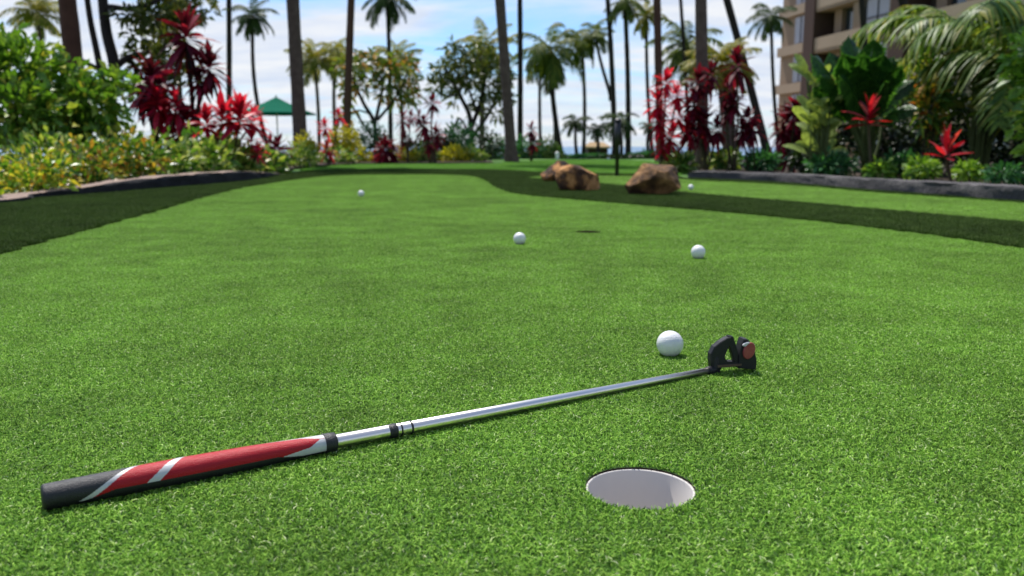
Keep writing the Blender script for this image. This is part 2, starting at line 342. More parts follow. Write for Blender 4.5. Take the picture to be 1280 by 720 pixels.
lawnP = [tuple(gp(x, y)[:2]) for x, y in [(375, 214.3), (420, 208.3), (450, 206.6), (620, 205.6), (640, 203), (700, 200.5), (790, 201), (850, 207), (850, 219.4), (760, 218.1), (680, 216.6), (640, 214), (600, 212.6), (500, 212.1), (420, 212.6)]]
# --- turf blades: quadtree of blade tiles, instanced inside one object by geometry nodes
def inside(poly, P):
    P = np.asarray(P); x, y = P[:, 0], P[:, 1]; c = np.zeros(len(P), bool); a = np.asarray(poly); b = np.roll(a, -1, 0)
    for (x0, y0), (x1, y1) in zip(a, b):
        if y0 == y1: continue
        m = ((y0 > y) != (y1 > y)) & (x < (x1-x0)*(y-y0)/(y1-y0)+x0); c ^= m
    return c
def blades(P, h, w, lean, zb):
    n = len(P); a = rng.random(n)*2*math.pi; la = rng.random(n)*2*math.pi
    H = h*rng.uniform(.55, 1.15, n); ln = lean*rng.uniform(.3, 1.2, n)*H; W = w*rng.uniform(.7, 1.25, n)
    side = np.stack([np.cos(a), np.sin(a), np.zeros(n)], -1)*(W/2)[:, None]
    ld = np.stack([np.cos(la), np.sin(la)], -1)
    b = np.concatenate([P, np.full((n, 1), zb)], 1)
    m = b.copy(); m[:, :2] += ld*(ln*.35)[:, None]; m[:, 2] += H*.62
    t = b.copy(); t[:, :2] += ld*ln[:, None]; t[:, 2] += H*np.clip(1.05-.3*ln/H, .45, 1)
    V = np.stack([b-side, b+side, m+side*.9, m-side*.9, t], 1).reshape(-1, 3)
    i = np.arange(n)*5
    return V, [np.stack([i, i+1, i+2, i+3], -1), np.stack([i+3, i+2, i+4], -1)]
def turf(name, poly, zb, h, w, dens, lean, mat, base=.25, levels=3, exclude=(), notin=()):
    tiles = []; sizes = [base/2**l for l in range(levels+1)]
    for s in sizes:
        n = int(dens*s*s*1.1); tiles.append(blades((rng.random((n, 2))-.5)*s*1.06, h, w, lean, 0))
    P0 = np.asarray(poly); lo = P0.min(0); hi = P0.max(0)
    inst = [[] for _ in sizes]; direct = []
    nx, ny = np.ceil((hi-lo)/base).astype(int)
    cells = [(lo[0]+(i+.5)*base, lo[1]+(j+.5)*base) for i in range(nx) for j in range(ny)]
    off = np.array([(i, j) for i in (-.5, 0, .5) for j in (-.5, 0, .5)])
    cur = np.array(cells)
    for l, s in enumerate(sizes):
        if not len(cur): break
        T = (cur[:, None]+off[None]*s).reshape(-1, 2); ins = inside(poly, T)
        for q in notin: ins &= ~inside(q, T)
        ins = ins.reshape(-1, 9); full = ins.all(1); anyi = ins.any(1)
        hol = np.zeros(len(cur), bool)
        for c in exclude: hol |= np.hypot(cur[:, 0]-c[0], cur[:, 1]-c[1]) < CUP_R+s*.75
        if l == len(sizes)-1: full |= (ins.sum(1) >= 5)
        inst[l] = cur[full & ~hol]
        split = anyi & ~(full & ~hol)
        if l == len(sizes)-1:
            for c in cur[split & hol]:
                p = (rng.random((int(dens*s*s), 2))-.5)*s+c
                for e in exclude: p = p[np.hypot(p[:, 0]-e[0], p[:, 1]-e[1]) > CUP_R+.0008]
                direct.append(p)
        else:
            q = cur[split]; cur = (q[:, None]+np.array([(-.25, -.25), (-.25, .25), (.25, -.25), (.25, .25)])[None]*s).reshape(-1, 2)
    parts = []; kinds = []; pts = []; pk = []
    for l in range(len(sizes)):
        parts.append(tiles[l]); kinds.append(np.full(len(tiles[l][0]), l))
        if len(inst[l]): pts.append(np.concatenate([inst[l], np.full((len(inst[l]), 1), zb)], 1)); pk.append(np.full(len(inst[l]), 10+l))
    if direct and sum(map(len, direct)):
        d = blades(np.concatenate(direct), h, w, lean*.8, zb); parts.append(d); kinds.append(np.full(len(d[0]), 99))
    V, Fs = merge(parts); nb = len(V); pts = np.concatenate(pts); V = np.concatenate([V, pts]); K = np.concatenate(kinds+pk)
    o = mesh(name, V, Fs, mat, smooth=True); me = o.data
    at_ = me.attributes.new('tile', 'INT', 'POINT'); at_.data.foreach_set('value', K.astype(np.int32))
    rot = np.zeros((len(V), 3), np.float32); rot[nb:, 2] = rng.integers(0, 4, len(pts))*math.pi/2
    ar = me.attributes.new('spin', 'FLOAT_VECTOR', 'POINT'); ar.data.foreach_set('vector', rot.ravel())
    ng = bpy.data.node_groups.new(name+' blades', 'GeometryNodeTree'); ng.is_modifier = True
    ng.interface.new_socket('Geometry', in_out='INPUT', socket_type='NodeSocketGeometry'); ng.interface.new_socket('Geometry', in_out='OUTPUT', socket_type='NodeSocketGeometry')
    N = ng.nodes.new; Lk = ng.links.new; gi = N('NodeGroupInput'); go = N('NodeGroupOutput'); j = N('GeometryNodeJoinGeometry')
    na = N('GeometryNodeInputNamedAttribute'); na.data_type = 'INT'; na.inputs['Name'].default_value = 'tile'
    sp = N('GeometryNodeInputNamedAttribute'); sp.data_type = 'FLOAT_VECTOR'; sp.inputs['Name'].default_value = 'spin'
    def pick(v):
        c = N('FunctionNodeCompare'); c.data_type = 'INT'; c.operation = 'EQUAL'; Lk(na.outputs['Attribute'], c.inputs[2]); c.inputs[3].default_value = v
        s = N('GeometryNodeSeparateGeometry'); s.domain = 'POINT'; Lk(gi.outputs[0], s.inputs['Geometry']); Lk(c.outputs[0], s.inputs['Selection']); return s.outputs[0]
    for l in range(len(sizes)):
        if (K == 10+l).any():
            i = N('GeometryNodeInstanceOnPoints'); Lk(pick(10+l), i.inputs['Points']); Lk(pick(l), i.inputs['Instance'])
            Lk(sp.outputs['Attribute'], i.inputs['Rotation']); Lk(i.outputs[0], j.inputs[0])
    if (K == 99).any(): Lk(pick(99), j.inputs[0])
    Lk(j.outputs[0], go.inputs[0])
    md = o.modifiers.new('blades', 'NODES'); md.node_group = ng
    tag(o, kind='stuff'); print(name, nb, len(pts)); return o
t = turf('putting_turf', G1, .006, .0060, .0013, 420000, 1.3, M['green_blade'], .25, 3, cups); tag(t, 'short bright green artificial turf on the near putting green', 'grass')
t = turf('putting_turf', G2, .006, .006, .0017, 200000, 1.5, M['green_blade'], .25, 2); tag(t, 'short bright green turf on the second strip along the dark kerb', 'grass')
fr_front = [p for p in FR if True]
t = turf('fringe_turf', FR, .002, .020, .0018, 150000, .7, M['fringe_blade'], .3, 3, (), (G1, G2)); tag(t, 'longer dark green turf bordering the putting green', 'grass')
t = turf('lawn_grass', lawnP, .0, .03, .004, 22000, .8, M['lawn_blade'], .8, 2); tag(t, 'mid green lawn grass behind the putting green', 'grass')
# ------------------------------------------------------------------ kerbs
def kerb(name, line, hts, width, side, mats, label, k=14):
    L2 = spline([(x, y, 0) for x, y in line], k); n = len(L2)
    T = norm(np.gradient(L2, axis=0)); Nn = np.stack([-T[:, 1], T[:, 0], np.zeros(n)], -1)*side
    H = np.interp(np.linspace(0, 1, n), np.linspace(0, 1, len(hts)), hts)
    s = np.concatenate([[0], np.cumsum(np.linalg.norm(np.diff(L2, axis=0), axis=1))])
    prof = [(0.0, -.03), (0.0, .25), (.006, .6), (.02, .88), (.05, .985), (.5, 1.0), (.95, .98), (1.0, .8), (1.0, -.03)]
    V = []
    for i in range(n):
        g = abs(((s[i]/.42+.3*math.sin(s[i]*1.7)) % 1)-.5)   # dips at the joints between stones
        dip = .30*math.exp(-((.5-g)/.05)**2)
        for q, (u, h) in enumerate(prof):
            nzv = noise.noise(Vector((s[i]*4, q*.9, side*3)))*.018+noise.noise(Vector((s[i]*13, q*1.7, 5)))*.008
            off = Nn[i]*(u*width+(nzv if 0 < q < 8 else 0)+dip*.05*(1 if q < 5 else 0))
            V.append(L2[i]+off+np.array([0, 0, H[i]*h*(1-dip*.35*(h > .2))+(nzv*.4 if 1 < q < 8 else 0)]))
    m = len(prof); i = np.arange(n-1)[:, None]*m; j = np.arange(m-1)[None]
    q = np.stack([i+j, i+m+j, i+m+j+1, i+j+1], -1).reshape(-1, 4)
    if side > 0: q = q[:, ::-1]
    root = thing(name, (*line[len(line)//2], 0), label, 'kerb')
    V = np.array(V)
    mid = (np.tile(np.arange(m-1), n-1) >= 4) & (np.tile(np.arange(m-1), n-1) < 6)
    o1 = mesh('stone_face', V, [q[~mid]], mats[0], root, root.location)
    o2 = mesh('coping', V, [q[mid]], mats[1], root, root.location)
    return root
kerb('stone_kerb', KLx[::-1][::-1]+KL, [.12, .10, .08, .06, .035, .045, .06, .08, .105, .115, .11, .07, .02], .16, 1, (M['lava_black'], M['coping']), 'curved dark stone kerb with tan top below the croton hedge')
kerb('stone_kerb', KR+KRx, [.085, .09, .095, .10, .10, .105, .105, .10], .2, -1 if False else 1, (M['lava'], M['lava']), 'long dark lava rock kerb behind the second strip of green')
# ------------------------------------------------------------------ golf cups
for c, lab in zip(cups, ['open golf hole with pale liner in front of the putter', 'small golf hole seen edge on between two distant balls']):
    rec = .0003 if c is cups[0] else .008
    z = .0055-rec; a = np.linspace(0, 2*math.pi, 64, endpoint=False); rings = []
    for r, zz in [(CUP_R-.0002, z-.102), (CUP_R-.0002, z-.001), (CUP_R-.0006, z), (CUP_R-.0022, z), (CUP_R-.0028, z-.0012), (CUP_R-.0034, z-.098), (.004, z-.0985)]:
        rings.append(np.stack([c[0]+r*np.cos(a), c[1]+r*np.sin(a), np.full(64, zz)], -1))
    V = np.concatenate(rings); m = len(rings); i = np.arange(m-1)[:, None]*64; j = np.arange(64)[None]
    q = np.stack([i+j, i+64+j, i+64+(j+1) % 64, i+(j+1) % 64], -1).reshape(-1, 4)
    o = mesh('golf_hole_cup', V, [q], M['cup'], None, (c[0], c[1], 0), loc=(c[0], c[1], 0)); tag(o, lab, 'golf hole')
    rr0 = [np.stack([c[0]+CUP_R*np.cos(a), c[1]+CUP_R*np.sin(a), np.full(64, zz)], -1) for zz in (.0068, z-.004)]
    jj = np.arange(64); mesh('soil_lip', np.concatenate(rr0), [np.stack([jj, (jj+1) % 64, (jj+1) % 64+64, jj+64], -1)], M['soil'], o, (c[0], c[1], 0))
# ------------------------------------------------------------------ golf balls
BR = .02135
bm_ = None
def ball(px, py, lab):
    global bm_
    c = gp(px, py, .006); 
    if bm_ is None:
        import bmesh
        b = bmesh.new(); bmesh.ops.create_icosphere(b, subdivisions=5, radius=BR); bm_ = bpy.data.meshes.new('golf_ball'); b.to_mesh(bm_); b.free()
        bm_.materials.append(M['ball']); bm_.polygons.foreach_set('use_smooth', np.full(len(bm_.polygons), True))
    o = bpy.data.objects.new('golf_ball', bm_); C.objects.link(o); o.location = (c[0], c[1], .006+BR); o.rotation_euler = (px, py, px*.3)
    tag(o, lab, 'golf ball', 'white golf balls on the greens')
ball(837, 446, 'large looking white golf ball just beside the putter head')
ball(649.5, 306, 'white golf ball alone in mid green, nearest the small distant hole')
ball(872.5, 324, 'white golf ball on the green between putter head and flat topped boulder')
ball(451.5, 246, 'tiny white golf ball near the far edge of the main green')
ball(863.5, 237.5, 'tiny white golf ball on the second strip beside a boulder')
# ------------------------------------------------------------------ putter
A0 = gp(52, 622, .0205); A1 = gp(890, 462.5, .0135)
ax = A1-A0; LEN = float(np.linalg.norm(ax)); ax = ax/LEN
pr = thing('putter', (A0[0], A0[1], 0), 'golf putter with red, silver and black grip lying on the turf', 'putter')
fc = norm(np.array([-.15, -.75, .75])); fc = norm(fc-ax*(fc@ax)); sd = np.cross(ax, fc)   # fc: the side of the grip that faces up and forward
GL = float(np.linalg.norm(gp(406, 559, .015)-A0))
def lathe_along(ts, rs, n):
    a = np.linspace(0, 2*math.pi, n, endpoint=False)
    P = A0+ax*np.asarray(ts)[:, None]
    V = (P[:, None]+np.asarray(rs)[:, None, None]*(fc*np.cos(a)[:, None]+sd*np.sin(a)[:, None])[None]).reshape(-1, 3)
    m = len(ts); i = np.arange(m-1)[:, None]*n; j = np.arange(n)[None]
    q = np.stack([i+j, i+n+j, i+n+(j+1) % n, i+(j+1) % n], -1).reshape(-1, 4)
    return V, q
nu, nv = 360, 120
us = np.concatenate([[0.0, .0, .003, .008], np.linspace(.012, 1, nu)])
rr = np.interp(us, [0, .008, .05, .2, .45, .7, .92, 1], [.0110, .0121, .0123, .0129, .0135, .0126, .0106, .0101]); rr[0] = .0005; rr[1] = .0098; rr[2] = .0110
V, q = lathe_along(us*GL, rr, nv)
uc = np.repeat((us[:-1]+us[1:])/2, nv); ph = np.tile((np.arange(nv)+.5)/nv*2*math.pi, len(us)-1); ph = (ph+math.pi) % (2*math.pi)-math.pi
upv = 1 if sd[2] > 0 or True else -1
sgn = 1 if sd @ np.array([0, 1, .6]) > 0 else -1
v = ph*sgn/R(88)                      # v = +1 upper edge, -1 lower edge
mi = np.zeros(len(q), int)
b1 = .105+.12*(v+1); b2 = b1+.016+.018*(1-v)/2; b3 = .29+.095*(v+1); b4 = b3+.026+.024*(1-v)/2
vis = (np.abs(v) < 1.02) & (v > -.66-.34*np.clip((.22-uc)/.1, 0, 1)-.3*np.clip((uc-.8)/.1, 0, 1))
mi[vis & (uc > b1)] = 2; mi[vis & (uc > b2)] = 1; mi[vis & (uc > b3)] = 2; mi[vis & (uc > b4)] = 1
hi_ = np.interp(uc, [.5, .68, .9, .975], [1.1, .62, .42, .05]); lo_ = np.interp(uc, [.5, .8, .93, .975], [-1.1, -.75, -.45, .0])
mi[vis & (uc > .5) & ((v > hi_) | (v < lo_))] = 2
mi[(uc > .5) & (v < -1.02) & (uc < .99)] = 0
gr = mesh('grip', V, [q], [M['black_rubber'], M['red_rubber'], M['silver_rubber']], pr, pr.location, matidx=mi)
gr['label'] = 'thick red grip with silver swooshes and black butt'
def seg(name, t0, t1, r0, r1, mat, bev=.0006):
    ts = [t0, t0, t0+bev, t1-bev, t1, t1]; rs = [.0002, r0-bev, r0, r1, r1-bev, .0002]
    V, q = lathe_along(ts, rs, 40); return mesh(name, V, [q], mat, pr, pr.location)
seg('grip_collar', GL-.001, GL+.0125, .0112, .0108, M['black_rubber'])
def rs_(t): return float(np.interp(t, [GL, LEN], [.0078, .0049]))
seg('shaft', GL+.012, LEN-.006, rs_(GL), rs_(LEN), M['chrome'])
t1 = GL+float(np.linalg.norm(gp(490, 545, .012)-gp(410, 559, .013)))
for a_, b_ in [(0, .0105), (.0145, .0165), (.0275, .0300)]:
    seg('shaft_band', t1+a_, t1+b_, rs_(t1)+.0008, rs_(t1)+.0008, M['black_rubber'], .0003)
# head: local frame at the hosel; hu right across the picture, hw away, hv up
E = A1; hu = norm(np.array([math.cos(R(10)), math.sin(R(10)), 0])); hw = np.array([-hu[1], hu[0], 0]); hv = np.array([0, 0, 1.0])
S_ = 1.298/F*.98      # metres per photo pixel at the head
def hp(x, y): return ((x-884)*S_*1.02/math.cos(R(10)), (463-.10*(x-884)-y)*S_*1.03)
def prism(name, poly, w0, w1, mat, taper=.0, bev=.0012, bow=0):
    P = np.array([hp(x, y) for x, y in poly]); n = len(P); c = P.mean(0)
    def ring(w, sc): 
        d = P-c; l = np.linalg.norm(d, axis=1, keepdims=True); Q = c+d*np.maximum(0.2, 1-sc/np.maximum(l, 1e-6))
        return E[None]*[1, 1, 0]+hu*Q[:, :1]+hw*w+hv*(Q[:, 1:]+.0062)
    V = np.concatenate([ring(w0, bev), ring(w0+bev, 0), ring(w1-bev, 0+taper), ring(w1, bev+taper)])
    fs = [tuple(range(n-1, -1, -1)), tuple(range(3*n, 4*n))]
    for k in range(3):
        for i in range(n): fs.append((k*n+i, k*n+(i+1) % n, (k+1)*n+(i+1) % n, (k+1)*n+i))
    return mesh(name, V, [list(f) for f in fs], mat, pr, pr.location, smooth=False)
hosel_pts = [A1-ax*.010, A1+ax*.002, A1+ax*.006+hv*.004, E+hu*.006+hv*.016+hw*.004, E+hu*.007+hv*.022+hw*.006]
Vh, Fh = tube(spline(hosel_pts, 5), np.interp(np.arange(21), [0, 6, 20], [.0064, .0066, .0070]), 16); mesh('hosel', Vh, Fh, M['club'], pr, pr.location)
prism('face_block', [(883, 456), (881, 445), (881, 437), (885.5, 428), (893, 421.5), (901, 416), (906, 414.5), (906.5, 420), (903.4, 428), (900.5, 436), (899.2, 441), (903, 445.5), (918, 445.5), (918, 448), (896, 450.5), (895, 456)], -.002, .011, M['club'])
prism('rear_wing', [(903.8, 413.6), (909.7, 414), (914, 425), (918.5, 437), (921, 446), (918, 452), (913, 446.5), (908.3, 434), (903.2, 422)], .000, .010, M['club'])
prism('hosel_block', [(884, 464), (884, 453), (895, 452), (894.5, 463)], -.001, .016, M['club'])
prism('sole_bar', [(889, 449.8), (921, 446.3), (921, 448.6), (905, 452), (889, 453.2)], -.004, .012, M['club_edge'])
prism('weight_block', [(917, 452.8), (917.5, 436), (920, 423), (922.5, 416), (927, 415.6), (932, 420), (938, 432), (940.5, 443), (940, 453)], -.003, .016, M['club'])
# red oval sight on the weight block
Po = [(929+7.6*math.cos(a)*.98-2.2*math.sin(a), 429.5+10.5*math.sin(a)) for a in np.linspace(0, 2*math.pi, 28, endpoint=False)]
o = prism('sight_insert', Po, -.0062, -.0020, M['club_red'], bev=.001)
Po = [(925+4.6*math.cos(a), 421.8+2.4*math.sin(a)-.35*4.6*math.cos(a)) for a in np.linspace(0, 2*math.pi, 20, endpoint=False)]
prism('sight_highlight_ring', Po, -.0058, -.0021, M['silver_rubber'], bev=.0008).name = 'sight_highlight'  # silver oval modelled as a highlight on the red sight
# ------------------------------------------------------------------ boulders
def boulder(c, size, seed, mat, lab, rz, ncut=13, flat=None):
    import bmesh
    rs = np.random.default_rng(seed); b = bmesh.new(); bmesh.ops.create_icosphere(b, subdivisions=6, radius=1.0)
    P = np.array([v.co[:] for v in b.verts])
    for k in range(ncut):
        nn = norm(rs.normal(size=3)); d = rs.uniform(.55, .85); h = P@nn; P = np.where((h > d)[:, None], P-nn*(h-d)[:, None]*.93, P)
    if flat:
        for nn, d in flat:
            nn = norm(np.array(nn, float)); h = P@nn; P = np.where((h > d)[:, None], P-nn*(h-d)[:, None]*.95, P)
    nz = np.array([noise.fractal(Vector(p*1.6)+Vector((seed, 0, 0)), 1.0, 2.0, 6) for p in P]); P = P*(1+.07*nz[:, None])
    P = P/np.abs(P).max(0)*np.array(size)/2
    P[:, 2] += size[2]*.5-size[2]*.1-.012
    me = bpy.data.meshes.new('boulder'); 
    for v, p in zip(b.verts, P): v.co = p
    b.to_mesh(me); b.free(); me.materials.append(mat); me.polygons.foreach_set('use_smooth', np.full(len(me.polygons), True))
    o = bpy.data.objects.new('boulder', me); C.objects.link(o); o.location = (c[0], c[1], 0); o.rotation_euler[2] = rz; tag(o, lab, 'boulder', 'boulders on the fringe turf'); return o
c = gp(722, 241); boulder((c[0], c[1]+.12), (.37, .30, .245), 3, M['rock'], 'rounded orange brown boulder in front of a smaller boulder', .4)
c = gp(700, 229); boulder((c[0], c[1]+.15), (.40, .32, .27), 11, M['rock'], 'half hidden brown boulder behind the rounded orange one', 1.1)
c = gp(821, 246.5); boulder((c[0], c[1]+.12), (.41, .32, .29), 21, M['rock_dark'], 'dark brown flat topped boulder standing alone on the fringe', 0.0, 9, [((.15, -.2, 1), .62), ((-.75, -.35, .6), .68), ((.8, -.3, .35), .72)])
# ------------------------------------------------------------------ palms
crowns = []
for i, (n, L, lo, hi) in enumerate([(22, 2.5, -45, 82), (18, 2.4, -55, 75), (24, 2.3, -25, 85), (16, 2.6, -35, 70)]):
    V, Fs = palm_crown(n, L, i, lo, hi); o = mesh('crown', V, Fs, M['palm'], None); crowns.append(o.data); bpy.data.objects.remove(o)
crown_mats = {'g': M['palm'], 'y': M['palm_yellow'], 'd': M['palm_deep']}; cmesh = {}
def crown_mesh(v, m):
    if (v, m) not in cmesh:
        me = crowns[v].copy(); me.materials.clear(); me.materials.append(crown_mats[m]); cmesh[(v, m)] = me
    return cmesh[(v, m)]
pcount = [0]
def palm(base, top, Y, wpx, label, H=None, crown=1.0, v=None, m='g', bark='bark', bend=0.0, zb=None, cat='palm tree', name='palm_tree', group='palm trees behind the green'):
    """base and top in photo pixels; without H the crown sits at top, with H the trunk carries on upwards to that height"""
    pcount[0] += 1; i = pcount[0]
    B = at(base[0], base[1], Y); Tp = at(top[0], top[1], Y*1.0)
    if zb is not None: 
        d = (Tp-B)/(Tp[2]-B[2]); B = B+d*(zb-B[2])
    if H is not None: Tp = B+(Tp-B)*((H-B[2])/(Tp[2]-B[2]))
    r = .5*wpx*Y/F
    t = np.linspace(0, 1, 26)[:, None]; side = np.array([1.0, .3, 0])
    P = B+(Tp-B)*t+side*(np.sin(t*math.pi)*(bend+((i*37) % 7-3)*.9)*Y/F)
    hh = (P[:, 2]-B[2]); rad = r*(1.0-.25*t[:, 0])+r*.45*np.exp(-hh/.25)
    P = np.concatenate([P[:1]-[0, 0, .25], P]); rad = np.concatenate([rad[:1], rad])
    root = thing(name, B, label, cat, group)
    V, Fs = tube(P, rad*(1+.035*np.sin(np.arange(len(rad))*2.1)), 14); mesh('trunk', V, Fs, M[bark], root, B)
    vv = (i*7+i//3) % 4 if v is None else v
    c = bpy.data.objects.new('crown', crown_mesh(vv, m)); C.objects.link(c); c.parent = root; c.location = Vector(Tp-B); c.rotation_euler[2] = i*1.7; c.scale = (crown,)*3
    return root
zf = -.3
palm((103, 172), (85, 0), 13.5, 23, 'thick leaning brown palm trunk rising behind the big leafy bush', H=6, crown=.6, bark='red_bark', zb=0)
palm((52, 62), (46, 18), 34, 5, 'yellowish palm with a low bushy crown above the leafy bush', crown=.62, v=2, m='y', zb=0)
palm((285, 150), (283, 0), 26, 7, 'slim dark palm trunk between red plants and green umbrella', H=9, m='d', bark='dark_bark', zb=0)
palm((336, 175), (316, 20), 42, 5.5, 'slender curved palm leaning beyond the green umbrella', crown=.55, v=0, m='d', bend=-6, bark='dark_bark', zb=zf)
palm((377, 205), (366, 0), 16.2, 17, 'stout palm trunk standing just in front of the green umbrella', H=8.5, crown=.7, zb=0)
palm((397, 160), (393, 78), 38, 5, 'yellow green palm with a feathery crown beside the stout trunk', crown=.66, v=2, m='y', zb=-.2)
palm((421, 160), (419, 66), 40, 5, 'palm with drooping crown, second beyond the umbrella', crown=.62, v=1, m='y', zb=-.2)
palm((432, 200), (440, 0), 24, 10, 'straight brown palm trunk beside the plumeria tree', H=9, crown=1.1, bark='red_bark', zb=0)
palm((488, 175), (484, -4), 36, 6, 'palm with its dark crown cut by the picture top, above the plumeria tree', crown=.62, v=1, m='d', zb=-.2, bark='dark_bark')
palm((500, 150), (497, 76), 40, 5, 'short yellow green palm rising out of the plumeria tree', crown=.62, v=2, m='y', zb=-.3)
palm((604, 165), (606, 62), 33, 7, 'palm with ragged crown inside the dark spreading tree', crown=.62, v=0, m='y', zb=-.2)
palm((640, 204), (625, 0), 18.2, 13, 'tall brown palm trunk standing on the lawn edge behind the boulders', H=9, crown=.75, zb=0)
palm((650, 195), (648, 0), 30, 7, 'thin dark straight palm trunk close behind the tall brown one', H=10, m='d', bark='dark_bark', zb=0)
palm((702, 198), (687, 60), 44, 7, 'full round palm crown on a thin trunk slanting above the boulders', crown=1.05, v=1, m='g', zb=-.3, bark='dark_bark')
palm((676, 190), (675, 78), 48, 4.5, 'very thin palm hidden behind the full round palm crown', crown=.5, v=3, m='d', zb=-.4, bark='dark_bark')
palm((694, 190), (690, 80), 52, 4.5, 'faint palm trunk just beside the slanting one above the boulders', crown=.5, v=0, m='d', zb=-.4, bark='dark_bark')
palm((729, 196), (727, 52), 46, 5, 'upright palm with small dark crown above the thatched hut', crown=.62, v=3, m='g', zb=-.35, bark='dark_bark')
palm((764, 120), (743, 40), 47, 4.5, 'palm leaning into the tall trunk above the hut', crown=.62, v=1, m='g', zb=None, bark='dark_bark')
palm((769, 200), (757, 0), 40, 7, 'tall dark palm trunk rising behind the black post', H=10.5, crown=.8, m='d', zb=-.2, bark='dark_bark', bend=3)
palm((785, 198), (781, 2), 40, 7, 'tall straight palm next along from the one behind the black post', crown=.55, v=1, m='g', zb=-.2, bark='dark_bark')
palm((816, 195), (808, 20), 48, 5, 'small crowned palm between the straight palm and the red plants', crown=.55, v=0, m='y', zb=-.4, bark='dark_bark')
palm((826, 205), (822, 0), 20, 10, 'brown palm trunk running up through the tall red plants', H=9.5, crown=1.0, bark='red_bark', zb=0)
palm((858, 120), (850, 0), 26, 5, 'thin dark palm with low green fronds above the red plants', H=8, m='d', bark='dark_bark', zb=0)
palm((866, 150), (860, 62), 28, 4, 'low green palm crown between the thin trunks above red plants', crown=.62, v=0, m='g', zb=0, bark='dark_bark')
palm((879, 212), (877, 0), 12.0, 15, 'thick fibrous palm trunk in the middle of the red plants', H=15, crown=.95, bark='bark', zb=0)
palm((916, 208), (902, 84), 14, 19, 'squat olive trunked palm behind the thick fibrous trunk', crown=.32, v=2, m='y', zb=0)
palm((962, 202), (905, 0), 24, 10, 'dark palm trunk leaning strongly between red plants and the building', H=8.5, m='d', bark='dark_bark', zb=0, bend=2)
palm((972, 150), (964, 20), 44, 5, 'palm with swept dark fronds against the building corner', crown=.6, v=3, m='d', zb=-.3, bark='dark_bark')
palm((1084, 90), (1078, 0), 30, 8, 'dark palm trunk standing before the building windows', H=10, m='d', bark='dark_bark', zb=0)
palm((1145, 70), (1127, 0), 24, 11, 'leaning dark palm trunk crossing the building parapet', H=8, m='d', bark='dark_bark', zb=0)
palm((222, 120), (214, -12), 17, 7, 'hanging yellow palm crown above the dark red plants', crown=.42, v=1, m='y', zb=0)
for (b_, t_, Y, cr, lb) in [((722, 196), (720, 152), 40, .36, 'dwarf palm with fan of fronds left of the hut'), ((748, 192), (747, 160), 44, .32, 'dwarf palm directly behind the hut roof'),
                            ((776, 200), (774, 150), 38, .42, 'dwarf dark palm behind the black post'), ((812, 196), (812, 158), 44, .24, 'dwarf palm alone against the sea beside the red plants')]:
    palm(b_, t_, Y, 4.5, lb, crown=cr, v=3, m='d', zb=-.3, bark='dark_bark', name='dwarf_palm', group='dwarf palms near the shore')
# ------------------------------------------------------------------ branching trees
def tree(name, base, Y, limbs, clumps, leafn, leaf, wood, mat, label, r0, L=.12, W=.05, droop=.4):
    B = at(*base, Y); B[2] = 0.0
    root = thing(name, B, label, 'tree')
    parts = []; rs = np.random.default_rng(int(base[0]))
    for pl, a, b in limbs:
        pts = [at(x, y, Y+dy) for x, y, dy in pl]
        if pl[0][:2] == base: pts[0] = B-[0, 0, .1]
        sp = spline(pts, 6); parts.append(tube(sp, np.linspace(a, b, len(sp))*(.5 if Y > 20 else .88)*Y/F, 9))
    V, Fs = merge(parts); mesh('trunk', V, Fs, wood, root, B)
    lobes = [(at(x, y, Y+dy), np.array([rx, (rx+ry)/2, ry])*Y/F) for x, y, dy, rx, ry in clumps]
    V, Fs = bush_leaves(lobes, leafn, L, W, .2, droop, 2, .3, .25, .9); mesh('crown', V, Fs, mat, root, B); return root
tree('crooked_tree', (140, 175), 11.5, [
    ([(140, 175, 0), (138, 130, 0), (143, 85, .1), (133, 40, .2), (127, -15, .3), (122, -90, .4)], 9, 6), ([(139, 150, 0), (128, 100, -.1), (120, 60, -.2), (112, 20, -.3), (104, -40, -.4)], 5, 3.5),
    ([(142, 86, .1), (160, 72, .2), (182, 66, .5), (205, 58, .8), (222, 40, 1)], 5, 2.5), ([(134, 30, .2), (128, 12, .3), (140, 9, .2), (162, 11, .1), (190, 4, 0), (215, -10, 0)], 5, 2.5),
    ([(104, 76, 0), (118, 84, 0), (132, 90, 0)], 3, 4), ([(160, 72, .2), (172, 90, .3), (188, 108, .4)], 3, 1.5), ([(127, -15, .3), (150, -60, .4), (190, -110, .6)], 5, 3), ([(122, -90, .4), (90, -140, .2), (40, -180, 0)], 5, 3)],
    [(188, 72, .4, 26, 20), (205, 52, .8, 24, 16), (178, 100, .4, 24, 18), (208, 78, .6, 24, 18), (196, 104, .4, 24, 16), (232, 92, .7, 18, 16), (195, 20, 0, 34, 14), (170, 45, .3, 14, 10), (215, 40, .8, 18, 14), (190, -110, .6, 80, 40), (110, -120, .2, 80, 45), (30, -170, 0, 80, 40), (165, 18, .1, 22, 9), (236, 12, .3, 30, 16)],
    5200, None, M['dark_bark'], M['tree_leaf'], 'crooked black limbed tree with sparse leaves behind the leafy bush', 9, .13, .055)
